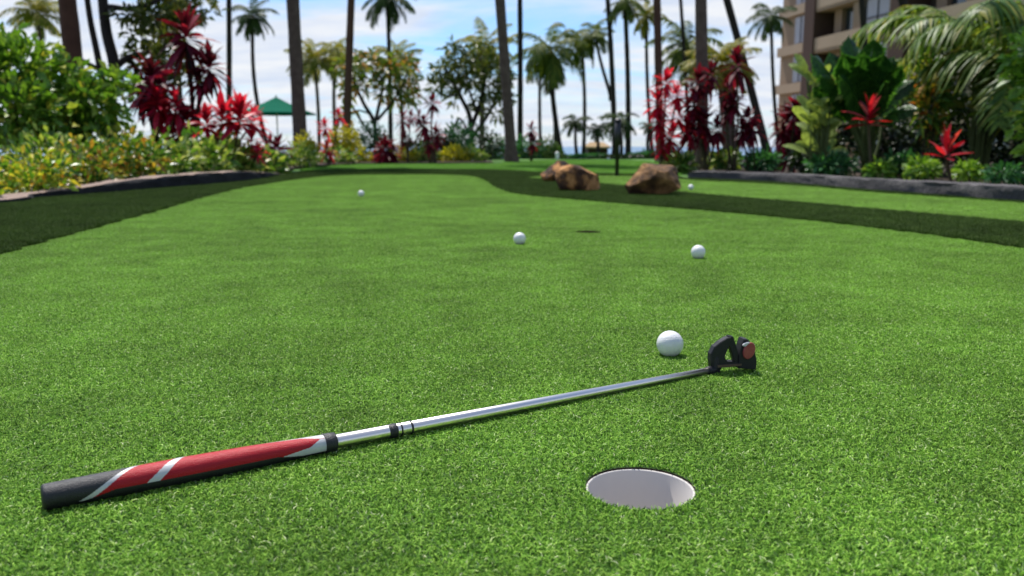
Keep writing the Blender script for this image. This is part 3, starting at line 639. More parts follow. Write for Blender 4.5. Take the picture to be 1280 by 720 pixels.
tree('plumeria_tree', (470, 178), 27, [
    ([(470, 178, 0), (468, 155, 0), (455, 130, -.2), (445, 108, -.4), (440, 88, -.5)], 6, 3), ([(468, 158, 0), (474, 130, .2), (478, 105, .3), (470, 82, .4)], 5, 2.5),
    ([(466, 172, 0), (452, 152, .3), (440, 132, .5), (434, 115, .6)], 4, 2), ([(472, 150, 0), (490, 128, .2), (502, 108, .3), (510, 88, .3)], 4, 2), ([(462, 142, -.1), (448, 138, -.3), (438, 142, -.4)], 2.5, 1.5)],
    [(440, 84, -.5, 17, 14), (462, 76, .4, 20, 12), (484, 88, .3, 18, 15), (508, 92, .3, 14, 20), (432, 112, .6, 10, 12), (500, 118, .3, 14, 10), (452, 106, -.4, 12, 10), (478, 116, .1, 10, 9), (436, 142, -.4, 8, 6), (515, 118, .3, 8, 12)],
    1050, None, M['dark_bark'], M['tree_flower'], 'low branching plumeria tree with orange blossoms and open limbs', 6, .26, .10)
tree('spreading_tree', (590, 182), 28, [
    ([(590, 182, 0), (588, 150, 0), (578, 125, -.2), (565, 100, -.3), (556, 85, -.4)], 7, 3), ([(589, 160, 0), (600, 130, .2), (606, 100, .4), (600, 72, .5)], 6, 3), ([(592, 170, 0), (612, 140, .3), (624, 112, .5), (628, 88, .5)], 5, 2.5),
    ([(586, 165, 0), (574, 148, .2), (566, 165, .3)], 3, 2.5), ([(574, 118, -.2), (556, 120, -.3), (544, 112, -.3)], 3, 1.5), ([(596, 140, .1), (586, 110, 0), (582, 82, 0)], 4, 2)],
    [(556, 88, -.4, 18, 16), (576, 74, 0, 18, 16), (600, 72, .5, 20, 18), (624, 88, .5, 17, 18), (545, 108, -.3, 12, 10), (570, 104, -.2, 16, 12), (612, 112, .3, 18, 13), (590, 98, 0, 16, 13), (566, 60, 0, 10, 8), (630, 118, .4, 12, 14), (598, 130, .2, 12, 9), (622, 140, .2, 10, 9), (566, 124, 0, 8, 7)],
    1600, None, M['dark_bark'], M['tree_leaf'], 'dark spreading tree with many thin limbs behind the lawn', 7, .24, .09)
# ------------------------------------------------------------------ red ti plants
def ti(base, Y, heads, mat, label, n=26, stem='ti_stem', wid=.2, zb=.03, sw=3.5, lo=-35, name='ti_plant', group='red ti plants in the beds', droop=.3):
    B = at(base[0], base[1], Y); B[2] = zb
    root = thing(name, B, label, 'plant', group)
    for (x, y, r) in heads:
        c = at(x, y, Y+rng.uniform(-.02, .02)*Y); rr_ = r*1.1*Y/F
        st = spline([B+rng.normal(0, .03, 3)*[1, 1, 0]-[0, 0, .03], (B*.45+c*.55)+rng.normal(0, .03, 3)*[1, 1, 0], c-[0, 0, rr_*.2]], 6)
        V, Fs = tube(st, np.linspace(sw, sw*.6, len(st))*.5*Y/F, 8); mesh('stem', V, Fs, M[stem], root, B)
        V, Fs = rosette(c, rr_, int(n*1.25), wid*1.2, lo, 85, 4, droop); mesh('foliage', V, Fs, mat, root, B)
    return root
D_, R_, S__ = M['ti_dark'], M['ti_red'], M['ti_scarlet']
ti((240, 185), 10.6, [(233, 45, 31), (262, 82, 25), (248, 100, 18)], D_, 'tallest dark red plant with two shaggy heads beside the crooked tree', 34, lo=-60, sw=7, stem='dark_bark')
ti((196, 188), 10.2, [(190, 96, 26), (178, 116, 20), (204, 116, 18)], D_, 'nearly black maroon plant below the crooked limb', 40, lo=-75, sw=8, stem='dark_bark')
ti((206, 195), 9.8, [(198, 128, 24), (220, 134, 22), (206, 152, 20)], R_, 'crimson plant with spiky leaves under the maroon plant', 30, lo=-50)
ti((232, 195), 10.0, [(232, 150, 22), (225, 165, 20)], D_, 'small maroon plant tucked between crimson and bright red plants', 30, lo=-60)
ti((285, 198), 9.6, [(258, 152, 22), (278, 147, 26), (300, 146, 28), (316, 150, 18)], R_, 'wide bright red plant spreading level leaves before the umbrella', 26, lo=-20)
ti((315, 202), 9.6, [(315, 176, 18), (322, 190, 12)], R_, 'low pink red plant in front of the umbrella pole', 20)
ti((346, 204), 11.0, [(346, 186, 17), (338, 180, 13)], D_, 'small wine red plant beside the stout palm trunk', 26, lo=-60)
ti((411, 206), 15.5, [(409, 186, 12), (406, 158, 11), (423, 144, 10)], R_, 'thin red plant with three heads beside the straight brown trunk', 22, lo=-50, sw=2)
ti((482, 203), 17, [(482, 186, 17), (474, 190, 12), (491, 190, 12)], D_, 'round low maroon plant under the plumeria tree', 40, lo=-70)
ti((510, 203), 17, [(504, 148, 11), (514, 146, 9), (506, 174, 11)], D_, 'maroon plant with flat top head beside the pompom headed one', 26, lo=-60, sw=2)
ti((541, 203), 16.5, [(540, 128, 11), (530, 155, 12), (545, 168, 13), (536, 180, 10), (524, 146, 8)], D_, 'tall maroon plant topped by one round pompom head', 30, lo=-70, sw=2.5)
ti((664, 200), 19, [(664, 162, 9), (667, 178, 9)], D_, 'small two headed maroon plant behind the tall lawn palm', 26, lo=-70, sw=2)
ti((828, 212), 11.2, [(832, 102, 16), (822, 128, 17), (846, 118, 15), (824, 152, 16), (848, 145, 18), (858, 160, 16), (838, 170, 17), (828, 182, 12)], R_, 'large red plant of many heads around the brown trunk', 26, lo=-60, sw=3)
ti((882, 212), 11.4, [(872, 102, 18), (868, 128, 20), (888, 92, 17), (880, 152, 20), (896, 160, 16), (866, 165, 14)], D_, 'dark maroon plant of many heads against the thick fibrous trunk', 30, lo=-70, sw=3)
ti((915, 214), 11.0, [(921, 80, 20), (912, 112, 16), (918, 128, 16), (908, 140, 13)], D_, 'tall maroon plant reaching highest beside the leaning trunk', 28, lo=-60, sw=3)
ti((936, 214), 11.0, [(935, 148, 17), (928, 162, 14), (942, 160, 14)], D_, 'rounded maroon plant hanging beside the leaning trunk foot', 30, lo=-80, sw=2.5)
ti((988, 216), 10.0, [(984, 152, 22), (994, 138, 18), (990, 178, 17), (978, 165, 15), (986, 196, 16), (1000, 160, 14)], D_, 'dense maroon plant at the foot of the building corner', 32, lo=-70, sw=3)
ti((1086, 219), 8.2, [(1086, 147, 27)], S__, 'single scarlet rosette on upright stems before the banana plant', 15, lo=-5, sw=5, wid=.19, droop=.15)
ti((1184, 224), 6.9, [(1183, 188, 25)], S__, 'lower scarlet rosette with pink edges by the areca palms', 13, lo=5, sw=5, wid=.2, droop=.1)
# ------------------------------------------------------------------ shrubs
def shrub(name, lobes, Y, n, L, W, mat, label, group, cat='shrub', zb=.03, nst=5, up=.4, shell=.35, droop=.35, stem='ti_stem', prof='leaf', k=2, extra=None):
    lb = [(at(x, y, Y+dy), np.array([rx, max(.75*rx, ry*.6), ry])*Y/F) for x, y, dy, rx, ry in lobes]
    c = np.mean([a for a, b in lb], axis=0); B = np.array([c[0], c[1], zb])
    root = thing(name, B, label, cat, group)
    V, Fs = bush_leaves(lb, n, L, W, up, droop, k, .3, shell, .65, prof); mesh('foliage', V, Fs, mat, root, B)
    parts = []
    for a, r in lb:
        for q in range(max(2, nst//len(lb)+1)):
            tgt = a+rng.normal(0, .35, 3)*r; b0 = B+np.array([rng.normal(0, .04), rng.normal(0, .04), -.04]) if abs(a[0]-B[0]) < 1.2 else np.array([a[0], a[1], zb])
            sp = spline([b0, (b0+tgt)/2+rng.normal(0, .03, 3), tgt], 4); parts.append(tube(sp, np.linspace(.011, .004, len(sp))*max(.6, Y/10), 6, False))
    V, Fs = merge(parts); mesh('stem', V, Fs, M[stem], root, B); return root
shrub('leafy_bush', [(25, 82, 0, 44, 32), (70, 100, .2, 34, 28), (100, 122, .1, 30, 24), (20, 140, -.3, 50, 34), (78, 156, 0, 42, 28), (-60, 110, 0, 70, 60), (128, 132, .1, 26, 22), (140, 104, .3, 24, 15), (-5, 60, .3, 30, 22), (50, 130, .3, 40, 40)], 8.2, 3700, .115, .068, M['leafy'], 'big glossy green bush with yellow leaves over the hedge', None, 'bush', nst=16, shell=.3)
shrub('leafy_bush', [(1290, 70, 0, 26, 22), (1300, 95, 0, 30, 22), (1330, 60, .2, 40, 40), (1320, 130, .1, 40, 60)], 6.2, 900, .10, .06, M['lime'], 'bright lime leafed bush entering beside the areca palms', None, 'bush', nst=8)
HG = 'croton shrubs of the hedge along the kerb'
for (x, y, rx, ry, Y, mt, lb) in [
    (-30, 222, 55, 34, 5.6, 'croton_yellow', 'yellow croton at the very end of the hedge, cut by the frame'), (40, 215, 48, 30, 5.9, 'croton_yellow', 'bright yellow croton in the hedge below the big bush'),
    (105, 205, 46, 30, 6.7, 'croton_orange', 'orange and red croton between the yellow ones in the hedge'), (160, 196, 44, 28, 7.4, 'croton_orange', 'rusty croton where the kerb starts to curve'),
    (205, 195, 40, 25, 8.1, 'croton_green', 'green and yellow croton beneath the crimson plant'), (250, 196, 38, 24, 8.9, 'croton_green', 'cream flecked croton beneath the wide bright red plant'),
    (292, 198, 34, 20, 9.6, 'croton_green', 'pale green croton in front of the umbrella'), (330, 203, 26, 14, 10.6, 'croton_green', 'last low green croton beside the end of the kerb'),
    (60, 190, 55, 26, 7.3, 'croton_green', 'green croton in second row below the big bush'), (140, 182, 46, 22, 8.4, 'croton_green', 'green croton in second row below the crooked tree'), (258, 184, 40, 16, 10.6, 'croton_green', 'green croton in second row below the tall dark plant')]:
    shrub('croton_shrub', [(x, y, 0, rx*.7, ry), (x-rx*.55, y+ry*.25, .1, rx*.5, ry*.75), (x+rx*.55, y+ry*.15, .05, rx*.5, ry*.8), (x, y+ry*.7, -.1, rx*.8, ry*.6)], Y, 560, .085*Y/7, .036*Y/7, M[mt], lb, HG, nst=8)
MG = 'low shrubs along the back of the lawn'
for (x, y, rx, ry, Y, mt, lb) in [
    (372, 194, 22, 11, 13.5, 'croton_green', 'pale shrub around the foot of the stout palm trunk'), (382, 183, 12, 12, 14.5, 'yellow_leaf', 'yellow shrub just beside the stout palm trunk'), (428, 172, 16, 12, 17, 'yellow_leaf', 'yellow shrub between the two brown palm trunks'),
    (420, 196, 20, 9, 16.5, 'croton_green', 'low pale shrub at the corner of the lawn'), (448, 197, 16, 9, 17.5, 'yellow_leaf', 'bright yellow low shrub at the lawn corner'), (462, 174, 20, 16, 19, 'frond_green', 'fresh green shrub under the plumeria limbs'),
    (505, 196, 16, 9, 17.8, 'yellow_leaf', 'yellow low shrub beside the round maroon plant'), (532, 195, 16, 10, 18, 'croton_green', 'pale green shrub under the pompom headed plant'), (568, 195, 17, 9, 18, 'yellow_leaf', 'brightest yellow shrub beneath the spreading tree'),
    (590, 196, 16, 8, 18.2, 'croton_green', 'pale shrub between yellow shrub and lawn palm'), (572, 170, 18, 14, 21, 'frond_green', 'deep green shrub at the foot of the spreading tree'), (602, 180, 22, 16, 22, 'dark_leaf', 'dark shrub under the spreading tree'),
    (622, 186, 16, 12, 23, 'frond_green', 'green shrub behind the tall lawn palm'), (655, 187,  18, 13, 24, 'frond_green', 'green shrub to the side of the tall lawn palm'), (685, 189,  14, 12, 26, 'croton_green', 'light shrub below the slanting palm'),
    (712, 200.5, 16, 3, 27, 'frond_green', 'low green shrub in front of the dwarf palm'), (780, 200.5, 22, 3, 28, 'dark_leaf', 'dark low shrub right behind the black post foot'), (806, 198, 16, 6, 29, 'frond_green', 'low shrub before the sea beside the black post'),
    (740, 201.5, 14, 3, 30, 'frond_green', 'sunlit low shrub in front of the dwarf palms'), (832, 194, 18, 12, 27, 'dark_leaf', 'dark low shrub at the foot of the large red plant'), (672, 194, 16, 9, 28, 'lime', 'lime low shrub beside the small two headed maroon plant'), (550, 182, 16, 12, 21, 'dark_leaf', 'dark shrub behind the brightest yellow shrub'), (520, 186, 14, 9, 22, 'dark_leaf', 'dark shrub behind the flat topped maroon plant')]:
    if y < 190 or x < 640: ry *= 1.3
    shrub('low_shrub', [(x, y, 0, rx*.8, ry), (x-rx*.6, y+ry*.3, .1, rx*.6, ry*.7), (x+rx*.6, y+ry*.25, .1, rx*.6, ry*.75)], Y, 620, (.055 if ry < 4.5 else .10)*Y/16, .035*Y/16, M[mt], lb, MG, nst=5, zb=0)
RG = 'shrubs in the bed before the building'
for (x, y, rx, ry, Y, mt, n, lb) in [
    (850, 205, 18, 9, 11, 'croton_green', 300, 'pale low shrub at the start of the lava kerb'), (905, 200, 18, 14, 11.6, 'croton_green', 320, 'pale shrub below the tall maroon plants'), (955, 202, 22, 12, 11, 'frond_green', 380, 'green shrub between leaning trunk and dense maroon plant'),
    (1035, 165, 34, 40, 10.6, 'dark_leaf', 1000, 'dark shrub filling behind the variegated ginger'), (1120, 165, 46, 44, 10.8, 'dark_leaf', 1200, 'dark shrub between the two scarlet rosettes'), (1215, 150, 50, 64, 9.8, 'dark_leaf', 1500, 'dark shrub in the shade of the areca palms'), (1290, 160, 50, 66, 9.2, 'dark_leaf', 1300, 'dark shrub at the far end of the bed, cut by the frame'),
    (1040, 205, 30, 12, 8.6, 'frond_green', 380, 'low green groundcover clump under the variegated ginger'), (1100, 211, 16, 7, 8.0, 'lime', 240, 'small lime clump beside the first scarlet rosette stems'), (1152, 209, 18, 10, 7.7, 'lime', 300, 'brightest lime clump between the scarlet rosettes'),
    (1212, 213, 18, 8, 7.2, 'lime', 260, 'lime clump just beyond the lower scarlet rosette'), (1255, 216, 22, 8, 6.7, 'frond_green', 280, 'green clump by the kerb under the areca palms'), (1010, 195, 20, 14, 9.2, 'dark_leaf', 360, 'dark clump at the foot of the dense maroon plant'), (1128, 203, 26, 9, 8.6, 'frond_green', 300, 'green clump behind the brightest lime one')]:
    shrub('bed_shrub', [(x, y, 0, rx*.75, ry), (x-rx*.5, y+ry*.3, .15, rx*.5, ry*.7), (x+rx*.5, y+ry*.2, .15, rx*.5, ry*.8)], Y, n, .085*Y/8, .034*Y/8, M[mt], lb, RG, nst=6)
shrub('croton_shrub', [(1164, 92, 0, 11, 18), (1170, 118, 0, 10, 16), (1158, 138, 0, 12, 18), (1166, 158, 0, 10, 12)], 8.8, 330, .13, .045, M['croton_orange'], 'narrow golden croton rising between banana plant and areca palms', None, 'shrub', nst=8)
# ------------------------------------------------------------------ banana, ginger, areca
def leaf_plant(name, base, Y, leaves, mat, label, cat='plant', wid=.3, zb=.03, k=9, droop=.25, stemr=.016, torn=0):
    """leaves: (x, y of the blade's base), (x, y of its tip), depth offset"""
    B = at(base[0], base[1], Y); B[2] = zb; root = thing(name, B, label, cat)
    for (x0, y0), (x1, y1), dy in leaves:
        p = at(x0, y0, Y+dy*.4); t_ = at(x1, y1, Y+dy); d = t_-p; L = np.linalg.norm(d)
        st = spline([B+rng.normal(0, .03, 3)*[1, 1, 0], (B+p)/2+rng.normal(0, .03, 3)*[1, 1, 0], p], 5)
        V, Fs = tube(st, np.linspace(stemr*1.3, stemr*.6, len(st)), 7); mesh('stem', V, Fs, M['green_stem'], root, B)
        S = norm(np.cross(d, [rng.normal(0, .3), -1, .5])+rng.normal(0, .12, 3)*L)
        # blade in slightly separate lengthwise ribbons so that it tears like the real leaf
        if not torn:
            V, Fs = strips([p], [d+np.array([0, 0, droop*L])], [S], L*1.03, L*wid, droop, k, .28, 'paddle')
        else:   # ribbons along a curved midrib, torn between the side veins
            t = np.linspace(0, 1, 14)[:, None]; bow = norm(np.cross(d, S)); bow = bow if bow[2] > 0 or bow[1] < 0 else -bow
            sp = p+d*t+np.array([0, 0, 1.0])*(np.sin(t*math.pi)*.10*L)-bow*(t**2*.10*L); prts = [tube(sp, np.linspace(.013, .003, 14), 6, False)]
            q = np.linspace(.04, .985, torn); cc_ = np.stack([np.interp(q, t[:, 0], sp[:, i]) for i in range(3)], -1)
            tg = norm(np.stack([np.interp(q, t[:, 0], np.gradient(sp[:, i])) for i in range(3)], -1)); pf = np.minimum(1, np.sin(np.pi*np.clip(q*.93+.05, 0, 1))*1.5)
            for sg in (-1, 1):
                D = norm(S*sg+tg*.42-bow*.25+rng.normal(0, .05, (torn, 3)))
                prts.append(strips(cc_, D, tg, L*wid*.56*pf*rng.uniform(.9, 1.06, torn), L/torn*1.9, .22*rng.uniform(.5, 1.4, torn), 3, .12, 'paddle'))
            V, Fs = merge(prts)
        mesh('leaf', V, Fs, mat, root, B)
    return root
leaf_plant('banana_plant', (1085, 216), 9.0, [((1072, 130), (1068, 46), .1), ((1082, 140), (1092, 52), -.1), ((1090, 140), (1120, 72), .1), ((1066, 140), (1040, 66), .2), ((1098, 145), (1140, 100), -.2), ((1060, 150), (1022, 110), -.3), ((1100, 155), (1142, 135), -.5), ((1076, 150), (1058, 96), -.6), ((1090, 152), (1100, 100), -.6), ((1080, 120), (1076, 58), .4), ((1104, 130), (1128, 88), .5)]
    +[((1072+q*3, 150-abs(q)), (1060+q*9, 95-(q%3)*14), -.3-.1*(q%2)) for q in range(-4, 8)], M['banana'], 'banana plant with broad upright green leaves before the building', wid=.40, torn=17)
gl = []
for i in range(60):
    y0 = rng.uniform(90, 195); x0 = 1022+rng.uniform(-16, 18); s = 1 if rng.random() < .45 else -1
    gl.append(((x0, y0), (x0+s*rng.uniform(12, 34), y0-rng.uniform(6, 34)), rng.uniform(-.3, .3)))
leaf_plant('variegated_ginger', (1022, 217), 8.9, gl, M['varieg'], 'variegated ginger with cream streaked leaves near the building corner', wid=.30, k=5, stemr=.008)
def areca(base, Y, n, L, label, mat, spread=1.0, zb=.03):
    B = at(base[0], base[1], Y); B[2] = zb; root = thing('areca_palm', B, label, 'palm', 'areca palms at the end of the bed')
    parts = []; st = []
    for i in range(n):
        az = i*2.399+rng.normal(0, .2); el = R(rng.uniform(62, 86)); h = rng.uniform(.25, .85)*L*.75
        p = B+np.array([math.cos(az)*.12, math.sin(az)*.12, h]); st.append(tube(spline([B+np.array([math.cos(az)*.06, math.sin(az)*.06, -.05]), p], 4), [.022, .02, .018, .016, .014], 7, False))
        parts.append(frond(p, az, el, L*rng.uniform(.7, 1.1), R(rng.uniform(85, 150))*spread, 48, .24, .03, rng.uniform(.5, .9)))
    V, Fs = merge(parts); mesh('crown', V, Fs, mat, root, B); V, Fs = merge(st); mesh('trunk', V, Fs, M['green_stem'], root, B); return root
areca((1222, 218), 9.3, 17, 1.75, 'areca palm with arching yellowish fronds beside the golden croton', M['areca'])
areca((1290, 218), 8.4, 17, 1.7, 'areca palm with the broadest drooping fronds at the end of the bed', M['areca'])
areca((1370, 220), 7.7, 16, 1.6, 'areca palm mostly cut off by the edge of the picture', M['areca'])
# ------------------------------------------------------------------ umbrella, hut, posts
U = at(343, 195, 36); U[2] = -.1; ur = thing('garden_umbrella', U, 'green canvas garden umbrella open above the red plants', 'umbrella')
ap = at(345, 121, 36); zr = at(343, 141.5, 36)[2]; hwid = 48*36/F; a = np.linspace(0, 2*math.pi, 8, endpoint=False)+math.pi/8
V = [np.array([ap[0], ap[1], ap[2]])]; 
rings_u = [(.33, .40), (.66, .73), (.98, 1.0), (1.0, 1.09), (.985, 1.09), (.97, 1.01), (.3, .46)]
Vu = [ap]+[np.array([ap[0]+hwid*r*math.cos(t)*(1 if i % 2 == 0 else 1), ap[1]+hwid*r*math.sin(t), ap[2]+(zr-ap[2])*h]) for r, h in rings_u for i, t in enumerate(a)]
fs = [(0, 1+i, 1+(i+1) % 8) for i in range(8)]
for k in range(len(rings_u)-1): fs += [(1+k*8+i, 1+(k+1)*8+i, 1+(k+1)*8+(i+1) % 8, 1+k*8+(i+1) % 8) for i in range(8)]
mesh('canopy', Vu, fs, M['canopy'], ur, U, smooth=False)
Vp, Fp = tube([(ap[0], ap[1], U[2]), (ap[0], ap[1], ap[2]-.06)], [.028, .028], 12); mesh('pole', Vp, Fp, M['pole'], ur, U)
Vp, Fp = tube([(ap[0], ap[1], U[2]), (ap[0], ap[1], U[2]+.09), (ap[0], ap[1], U[2]+.11)], [.28, .28, .2], 20); mesh('base', Vp, Fp, M['black_metal'], ur, U)
Vp, Fp = tube([(ap[0], ap[1], ap[2]-.01), (ap[0], ap[1], ap[2]+.05), (ap[0], ap[1], ap[2]+.08)], [.03, .04, .01], 10); mesh('finial', Vp, Fp, M['pole'], ur, U)
def box(name, lo, hi, mat, parent, origin, bev=0, rot=None):
    lo = np.array(lo, float); hi = np.array(hi, float)
    V = np.array([[(lo, hi)[i][0], (lo, hi)[j][1], (lo, hi)[k][2]] for i in (0, 1) for j in (0, 1) for k in (0, 1)])
    f = [(0, 1, 3, 2), (4, 6, 7, 5), (0, 4, 5, 1), (2, 3, 7, 6), (0, 2, 6, 4), (1, 5, 7, 3)]
    if rot is not None: V = rot(V)
    o = mesh(name, V, f, mat, parent, origin, smooth=False)
    if bev: md = o.modifiers.new('bevel', 'BEVEL'); md.width = bev; md.segments = 2
    return o
Hh = at(746, 197, 58); hr = thing('thatched_hut', Hh, 'small brown hut with tan thatched roof near the shore', 'hut'); s = 58/F; zt = at(746, 184.5, 58)[2]; ztop = at(746, 177.5, 58)[2]
box('wall', Hh+[-12*s, -.5, -.3], [Hh[0]+12*s, Hh[1]+1.2, zt], M['brown_wall'], hr, Hh)
box('door', Hh+[-3*s, -.53, 0], [Hh[0]+2*s, Hh[1]-.45, zt-.12], M['brown_recess_shade'], hr, Hh)
for x in (-11, 11): box('post', Hh+[x*s-.05, -.75, -.3], [Hh[0]+x*s+.05, Hh[1]-.65, zt], M['brown_wall'], hr, Hh)
e = 15*s; V = [Hh*[1, 1, 0]+[x, y, zt-.05] for x, y in ((-e, -.95), (e, -.95), (e, 1.6), (-e, 1.6))]+[Hh*[1, 1, 0]+[x, y, zt+.06] for x, y in ((-e, -.95), (e, -.95), (e, 1.6), (-e, 1.6))]+[Hh*[1, 1, 0]+[x*.55, .3, ztop] for x in (-e, e)]
mesh('roof', V, [(3, 2, 1, 0), (0, 1, 5, 4), (1, 2, 6, 5), (2, 3, 7, 6), (3, 0, 4, 7), (4, 5, 9, 8), (5, 6, 9), (6, 7, 8, 9), (7, 4, 8)], M['thatch'], hr, Hh, smooth=False)
Pb = gp(771, 221); pz = at(771, 148, Pb[1])[2]; pw = .036
pt = thing('light_post', Pb, 'slim black post standing on the lawn between the boulders', 'post')
Vp, Fp = tube([(Pb[0], Pb[1], -.1), (Pb[0], Pb[1], pz-.3), (Pb[0], Pb[1], pz-.295), (Pb[0], Pb[1], pz-.03)], [pw*.62, pw*.62, pw, pw], 16); mesh('column', Vp, Fp, M['black_metal'], pt, Pb)
Vp, Fp = tube([(Pb[0], Pb[1], pz-.03), (Pb[0], Pb[1], pz-.02), (Pb[0], Pb[1], pz)], [pw*1.25, pw*1.25, pw*.5], 16); mesh('cap', Vp, Fp, M['black_metal'], pt, Pb)
Pw = at(696.5, 201, 23); mk = thing('marker_post', Pw, 'small pale marker post at the edge of the lawn', 'post')
Vp, Fp = tube([Pw-[0, 0, .05], Pw+[0, 0, .18], Pw+[0, 0, .2]], [.05, .05, .045], 12); mesh('column', Vp, Fp, M['white'], mk, Pw)
Vp, Fp = tube([Pw+[0, 0, .2], Pw+[0, 0, .21], Pw+[0, 0, .235]], [.062, .062, .02], 12); mesh('cap', Vp, Fp, M['white'], mk, Pw)
# ------------------------------------------------------------------ building
C0 = at(1003, 183, 69); C0[2] = -.5
bd = thing('hotel_building', C0, 'tan hotel building with brown columns and stacked balconies', 'building')
du = norm(np.array([.165, -1, 0])); dn = np.array([du[1], -du[0], 0]);  dn = dn if dn[0] < 0 else -dn    # du along the facade towards the camera, dn out of it
def bx(name, u0, u1, n0, n1, z0, z1, mat, parent=None):
    def rot(V): return C0*[1, 1, 0]+du*V[:, :1]+dn*V[:, 1:2]+np.array([0, 0, 1.0])*V[:, 2:]
    return box(name, (u0, n0, z0), (u1, n1, z1), mat, parent or bd, C0, rot=rot)
ST = 3.06; ZP = .34+127/F*69      # top of one parapet at the far corner
levels = [ZP-ST*3-.2, ZP-ST*2, ZP-ST, ZP, ZP+ST, ZP+2*ST]
UL = 36.0
bx('wall', 0.0, UL, -9, -1.6, -.5, levels[-1]+1, M['brown_recess_shade'])
for z in levels:
    for (u0, u1) in [(1.0, 10.9), (12.6, 22.9), (24.6, 34.5)]:
        bx('parapet', u0, u1, -.22, .0, z-.9, z, M['stucco_light'])
    bx('floor_slab', .05, UL-.05, -1.62, -.03, z-1.12, z-.905, M['stucco'])
for u0 in (-.6, 10.9, 22.9, 34.5): bx('column', u0, u0+1.7 if u0 > 0 else .95, -1.7, .12, -.5, levels[-1]+1.2, M['brown_col'])
for z in levels[:-1]:
    for k, off in enumerate((0, 12.0, 24.0)):
        z0, z1 = z+.02, z+ST-1.14
        if k == 0 or True:
            bx('pier', off+2.0, off+3.0, -1.62, -1.0, z0-.9, z1, M['stucco'])
            bx('pier', off+5.8, off+7.15, -1.62, -.26, z0-.9, z1, M['stucco'])
        w = bx('window', off+3.0, off+5.8, -1.6, -1.35, z0-.9, z1-.05, M['glass'])
        w2 = bx('window', off+7.2, off+10.15, -.62, -.40, z0, z1-.05, M['curtain'])
        for q in (0, .5, 1): bx('frame', off+7.2+q*2.85, off+7.3+q*2.85, -.40, -.35, z0, z1-.05, M['wframe'], w2).parent = w2
        bx('frame', off+7.2, off+10.15, -.348, -.30, z0+.5, z0+.58, M['wframe'], w2)
        bx('pier', off+10.17, off+10.88, -1.62, -.26, z0-.9, z1, M['stucco'])
# end block past the corner
bx('wing_wall', -6.0, -.62, -8.5, -.75, -.5, levels[-1]+.8, M['stucco'])
for z in levels:
    bx('parapet', -5.9, -.66, -.74, -.35, z-.75, z, M['stucco_light'])
for z in levels[:-1]:
    w = bx('window', -3.6, -1.6, -.745, -.70, z+.1, z+ST-.9, M['curtain']); bx('frame', -2.66, -2.56, -.698, -.66, z+.1, z+ST-.9, M['wframe'], w)
bx('roof', -5.5, UL-.1, -8.8, -1.0, levels[-1]+1.21, levels[-1]+1.5, M['brown_col'])
# ------------------------------------------------------------------ light, sky, camera
SUN_EL, SUN_AZ = R(61), R(-22)       # azimuth from +Y, negative towards the left of the picture
sd_ = Vector((math.sin(SUN_AZ)*math.cos(SUN_EL), math.cos(SUN_AZ)*math.cos(SUN_EL), math.sin(SUN_EL)))
sl = bpy.data.lights.new('sun', 'SUN'); sl.energy = 5.0; sl.angle = R(.53); sl.color = (1.0, .955, .89)
so = bpy.data.objects.new('sun', sl); C.objects.link(so); so.rotation_euler = sd_.to_track_quat('Z', 'Y').to_euler(); so.location = (0, 0, 30)
w = bpy.data.worlds.new('World'); bpy.context.scene.world = w; w.use_nodes = True; nt = w.node_tree; nt.nodes.clear(); L = nt.links.new
out = nt.nodes.new('ShaderNodeOutputWorld'); bg = nt.nodes.new('ShaderNodeBackground'); bg.inputs['Strength'].default_value = .1; L(bg.outputs[0], out.inputs['Surface'])
sky = nt.nodes.new('ShaderNodeTexSky'); sky.sky_type = 'NISHITA'; sky.sun_disc = False; sky.sun_elevation = SUN_EL; sky.sun_rotation = SUN_AZ; sky.altitude = 0; sky.air_density = 1.0; sky.dust_density = .6
tc = nt.nodes.new('ShaderNodeTexCoord'); sep = nt.nodes.new('ShaderNodeSeparateXYZ'); L(tc.outputs['Generated'], sep.inputs[0])
def mth(op, a, b=None):
    n = nt.nodes.new('ShaderNodeMath'); n.operation = op
    for i, x in enumerate((a, b)):
        if x is None: continue
        if isinstance(x, (int, float)): n.inputs[i].default_value = x
        else: L(x, n.inputs[i])
    return n.outputs[0]
zc = mth('ADD', mth('MAXIMUM', sep.outputs['Z'], 0.0), .16); cx = mth('DIVIDE', sep.outputs['X'], zc); cy = mth('DIVIDE', sep.outputs['Y'], zc)
cb = nt.nodes.new('ShaderNodeCombineXYZ'); L(cx, cb.inputs[0]); L(cy, cb.inputs[1])
mp = nt.nodes.new('ShaderNodeMapping'); mp.inputs['Scale'].default_value = (.75, 1.5, 1); mp.inputs['Location'].default_value = (3.1, 7.7, 0); L(cb.outputs[0], mp.inputs['Vector'])
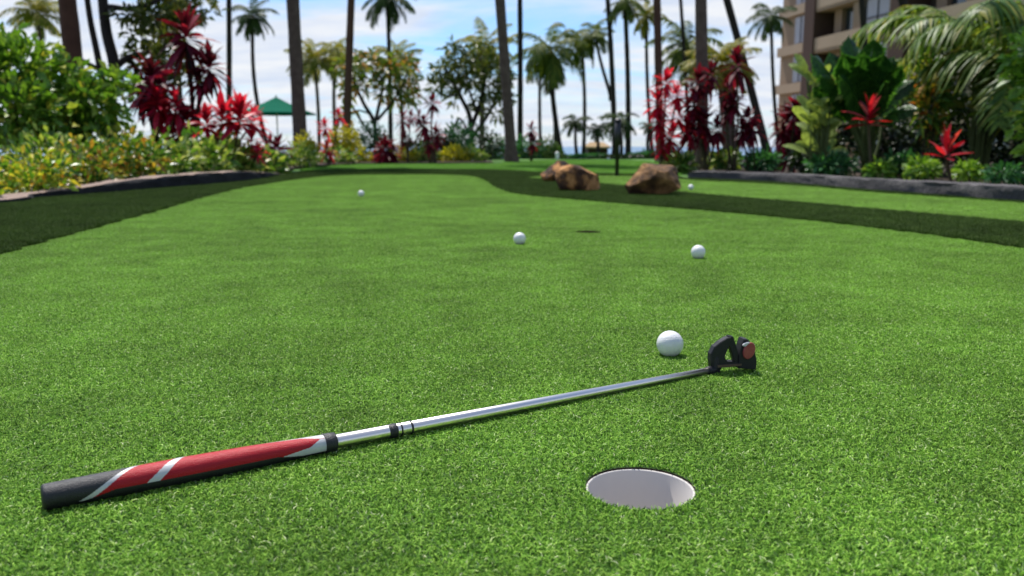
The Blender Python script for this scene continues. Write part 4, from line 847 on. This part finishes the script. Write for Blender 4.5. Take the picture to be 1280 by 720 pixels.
n1 = noise_node(nt, 1.1, 9, .58, vec=mp.outputs[0]); n1.inputs['Distortion'].default_value = .35
cr = ramp(nt, [(0, 0, 0), (1, 1, 1)], pos=[.36, .52]); L(n1.outputs['Fac'], cr.inputs['Fac'])
n2 = noise_node(nt, 2.7, 6, .6, vec=mp.outputs[0]); cc = ramp(nt, [(4.6, 5.2, 6.4), (6.5, 6.6, 6.8)], pos=[.3, .62]); L(n2.outputs['Fac'], cc.inputs['Fac'])
mx = nt.nodes.new('ShaderNodeMix'); mx.data_type = 'RGBA'; mf = nt.nodes.new('ShaderNodeMapRange'); mf.interpolation_type = 'SMOOTHSTEP'; L(sep.outputs['Z'], mf.inputs['Value'])
for k_, v_ in (('From Min', .17), ('From Max', .42), ('To Min', .95), ('To Max', .28)): mf.inputs[k_].default_value = v_
L(mth('MULTIPLY', cr.outputs['Color'], mf.outputs['Result']), mx.inputs['Factor']); tint = nt.nodes.new('ShaderNodeMix'); tint.data_type = 'RGBA'; tint.blend_type = 'MULTIPLY'; tint.inputs['Factor'].default_value = 1
tint.inputs['B'].default_value = (.62, .86, 1.18, 1); L(sky.outputs[0], tint.inputs['A']); L(tint.outputs['Result'], mx.inputs['A']); L(cc.outputs['Color'], mx.inputs['B'])
L(mx.outputs['Result'], bg.inputs['Color'])
cam = bpy.data.cameras.new('camera'); cam.sensor_width = 36; cam.lens = 36*F/1280; cam.clip_start = .02; cam.clip_end = 12000
co = bpy.data.objects.new('camera', cam); C.objects.link(co); co.location = (0, 0, CAM_H); co.rotation_euler = (math.pi/2-PITCH, 0, 0)
cam.dof.use_dof = True; cam.dof.focus_distance = 1.1; cam.dof.aperture_fstop = 6.8
sc = bpy.context.scene; sc.camera = co
sc.view_settings.view_transform = 'Standard'; sc.view_settings.look = 'None'; sc.view_settings.exposure = 0.5; sc.view_settings.gamma = 1
sc.render.engine = 'CYCLES'; sc.cycles.max_bounces = 6; sc.cycles.transparent_max_bounces = 4; sc.cycles.use_denoising = True
try: sc.cycles.denoiser = 'OPENIMAGEDENOISE'
except Exception: pass
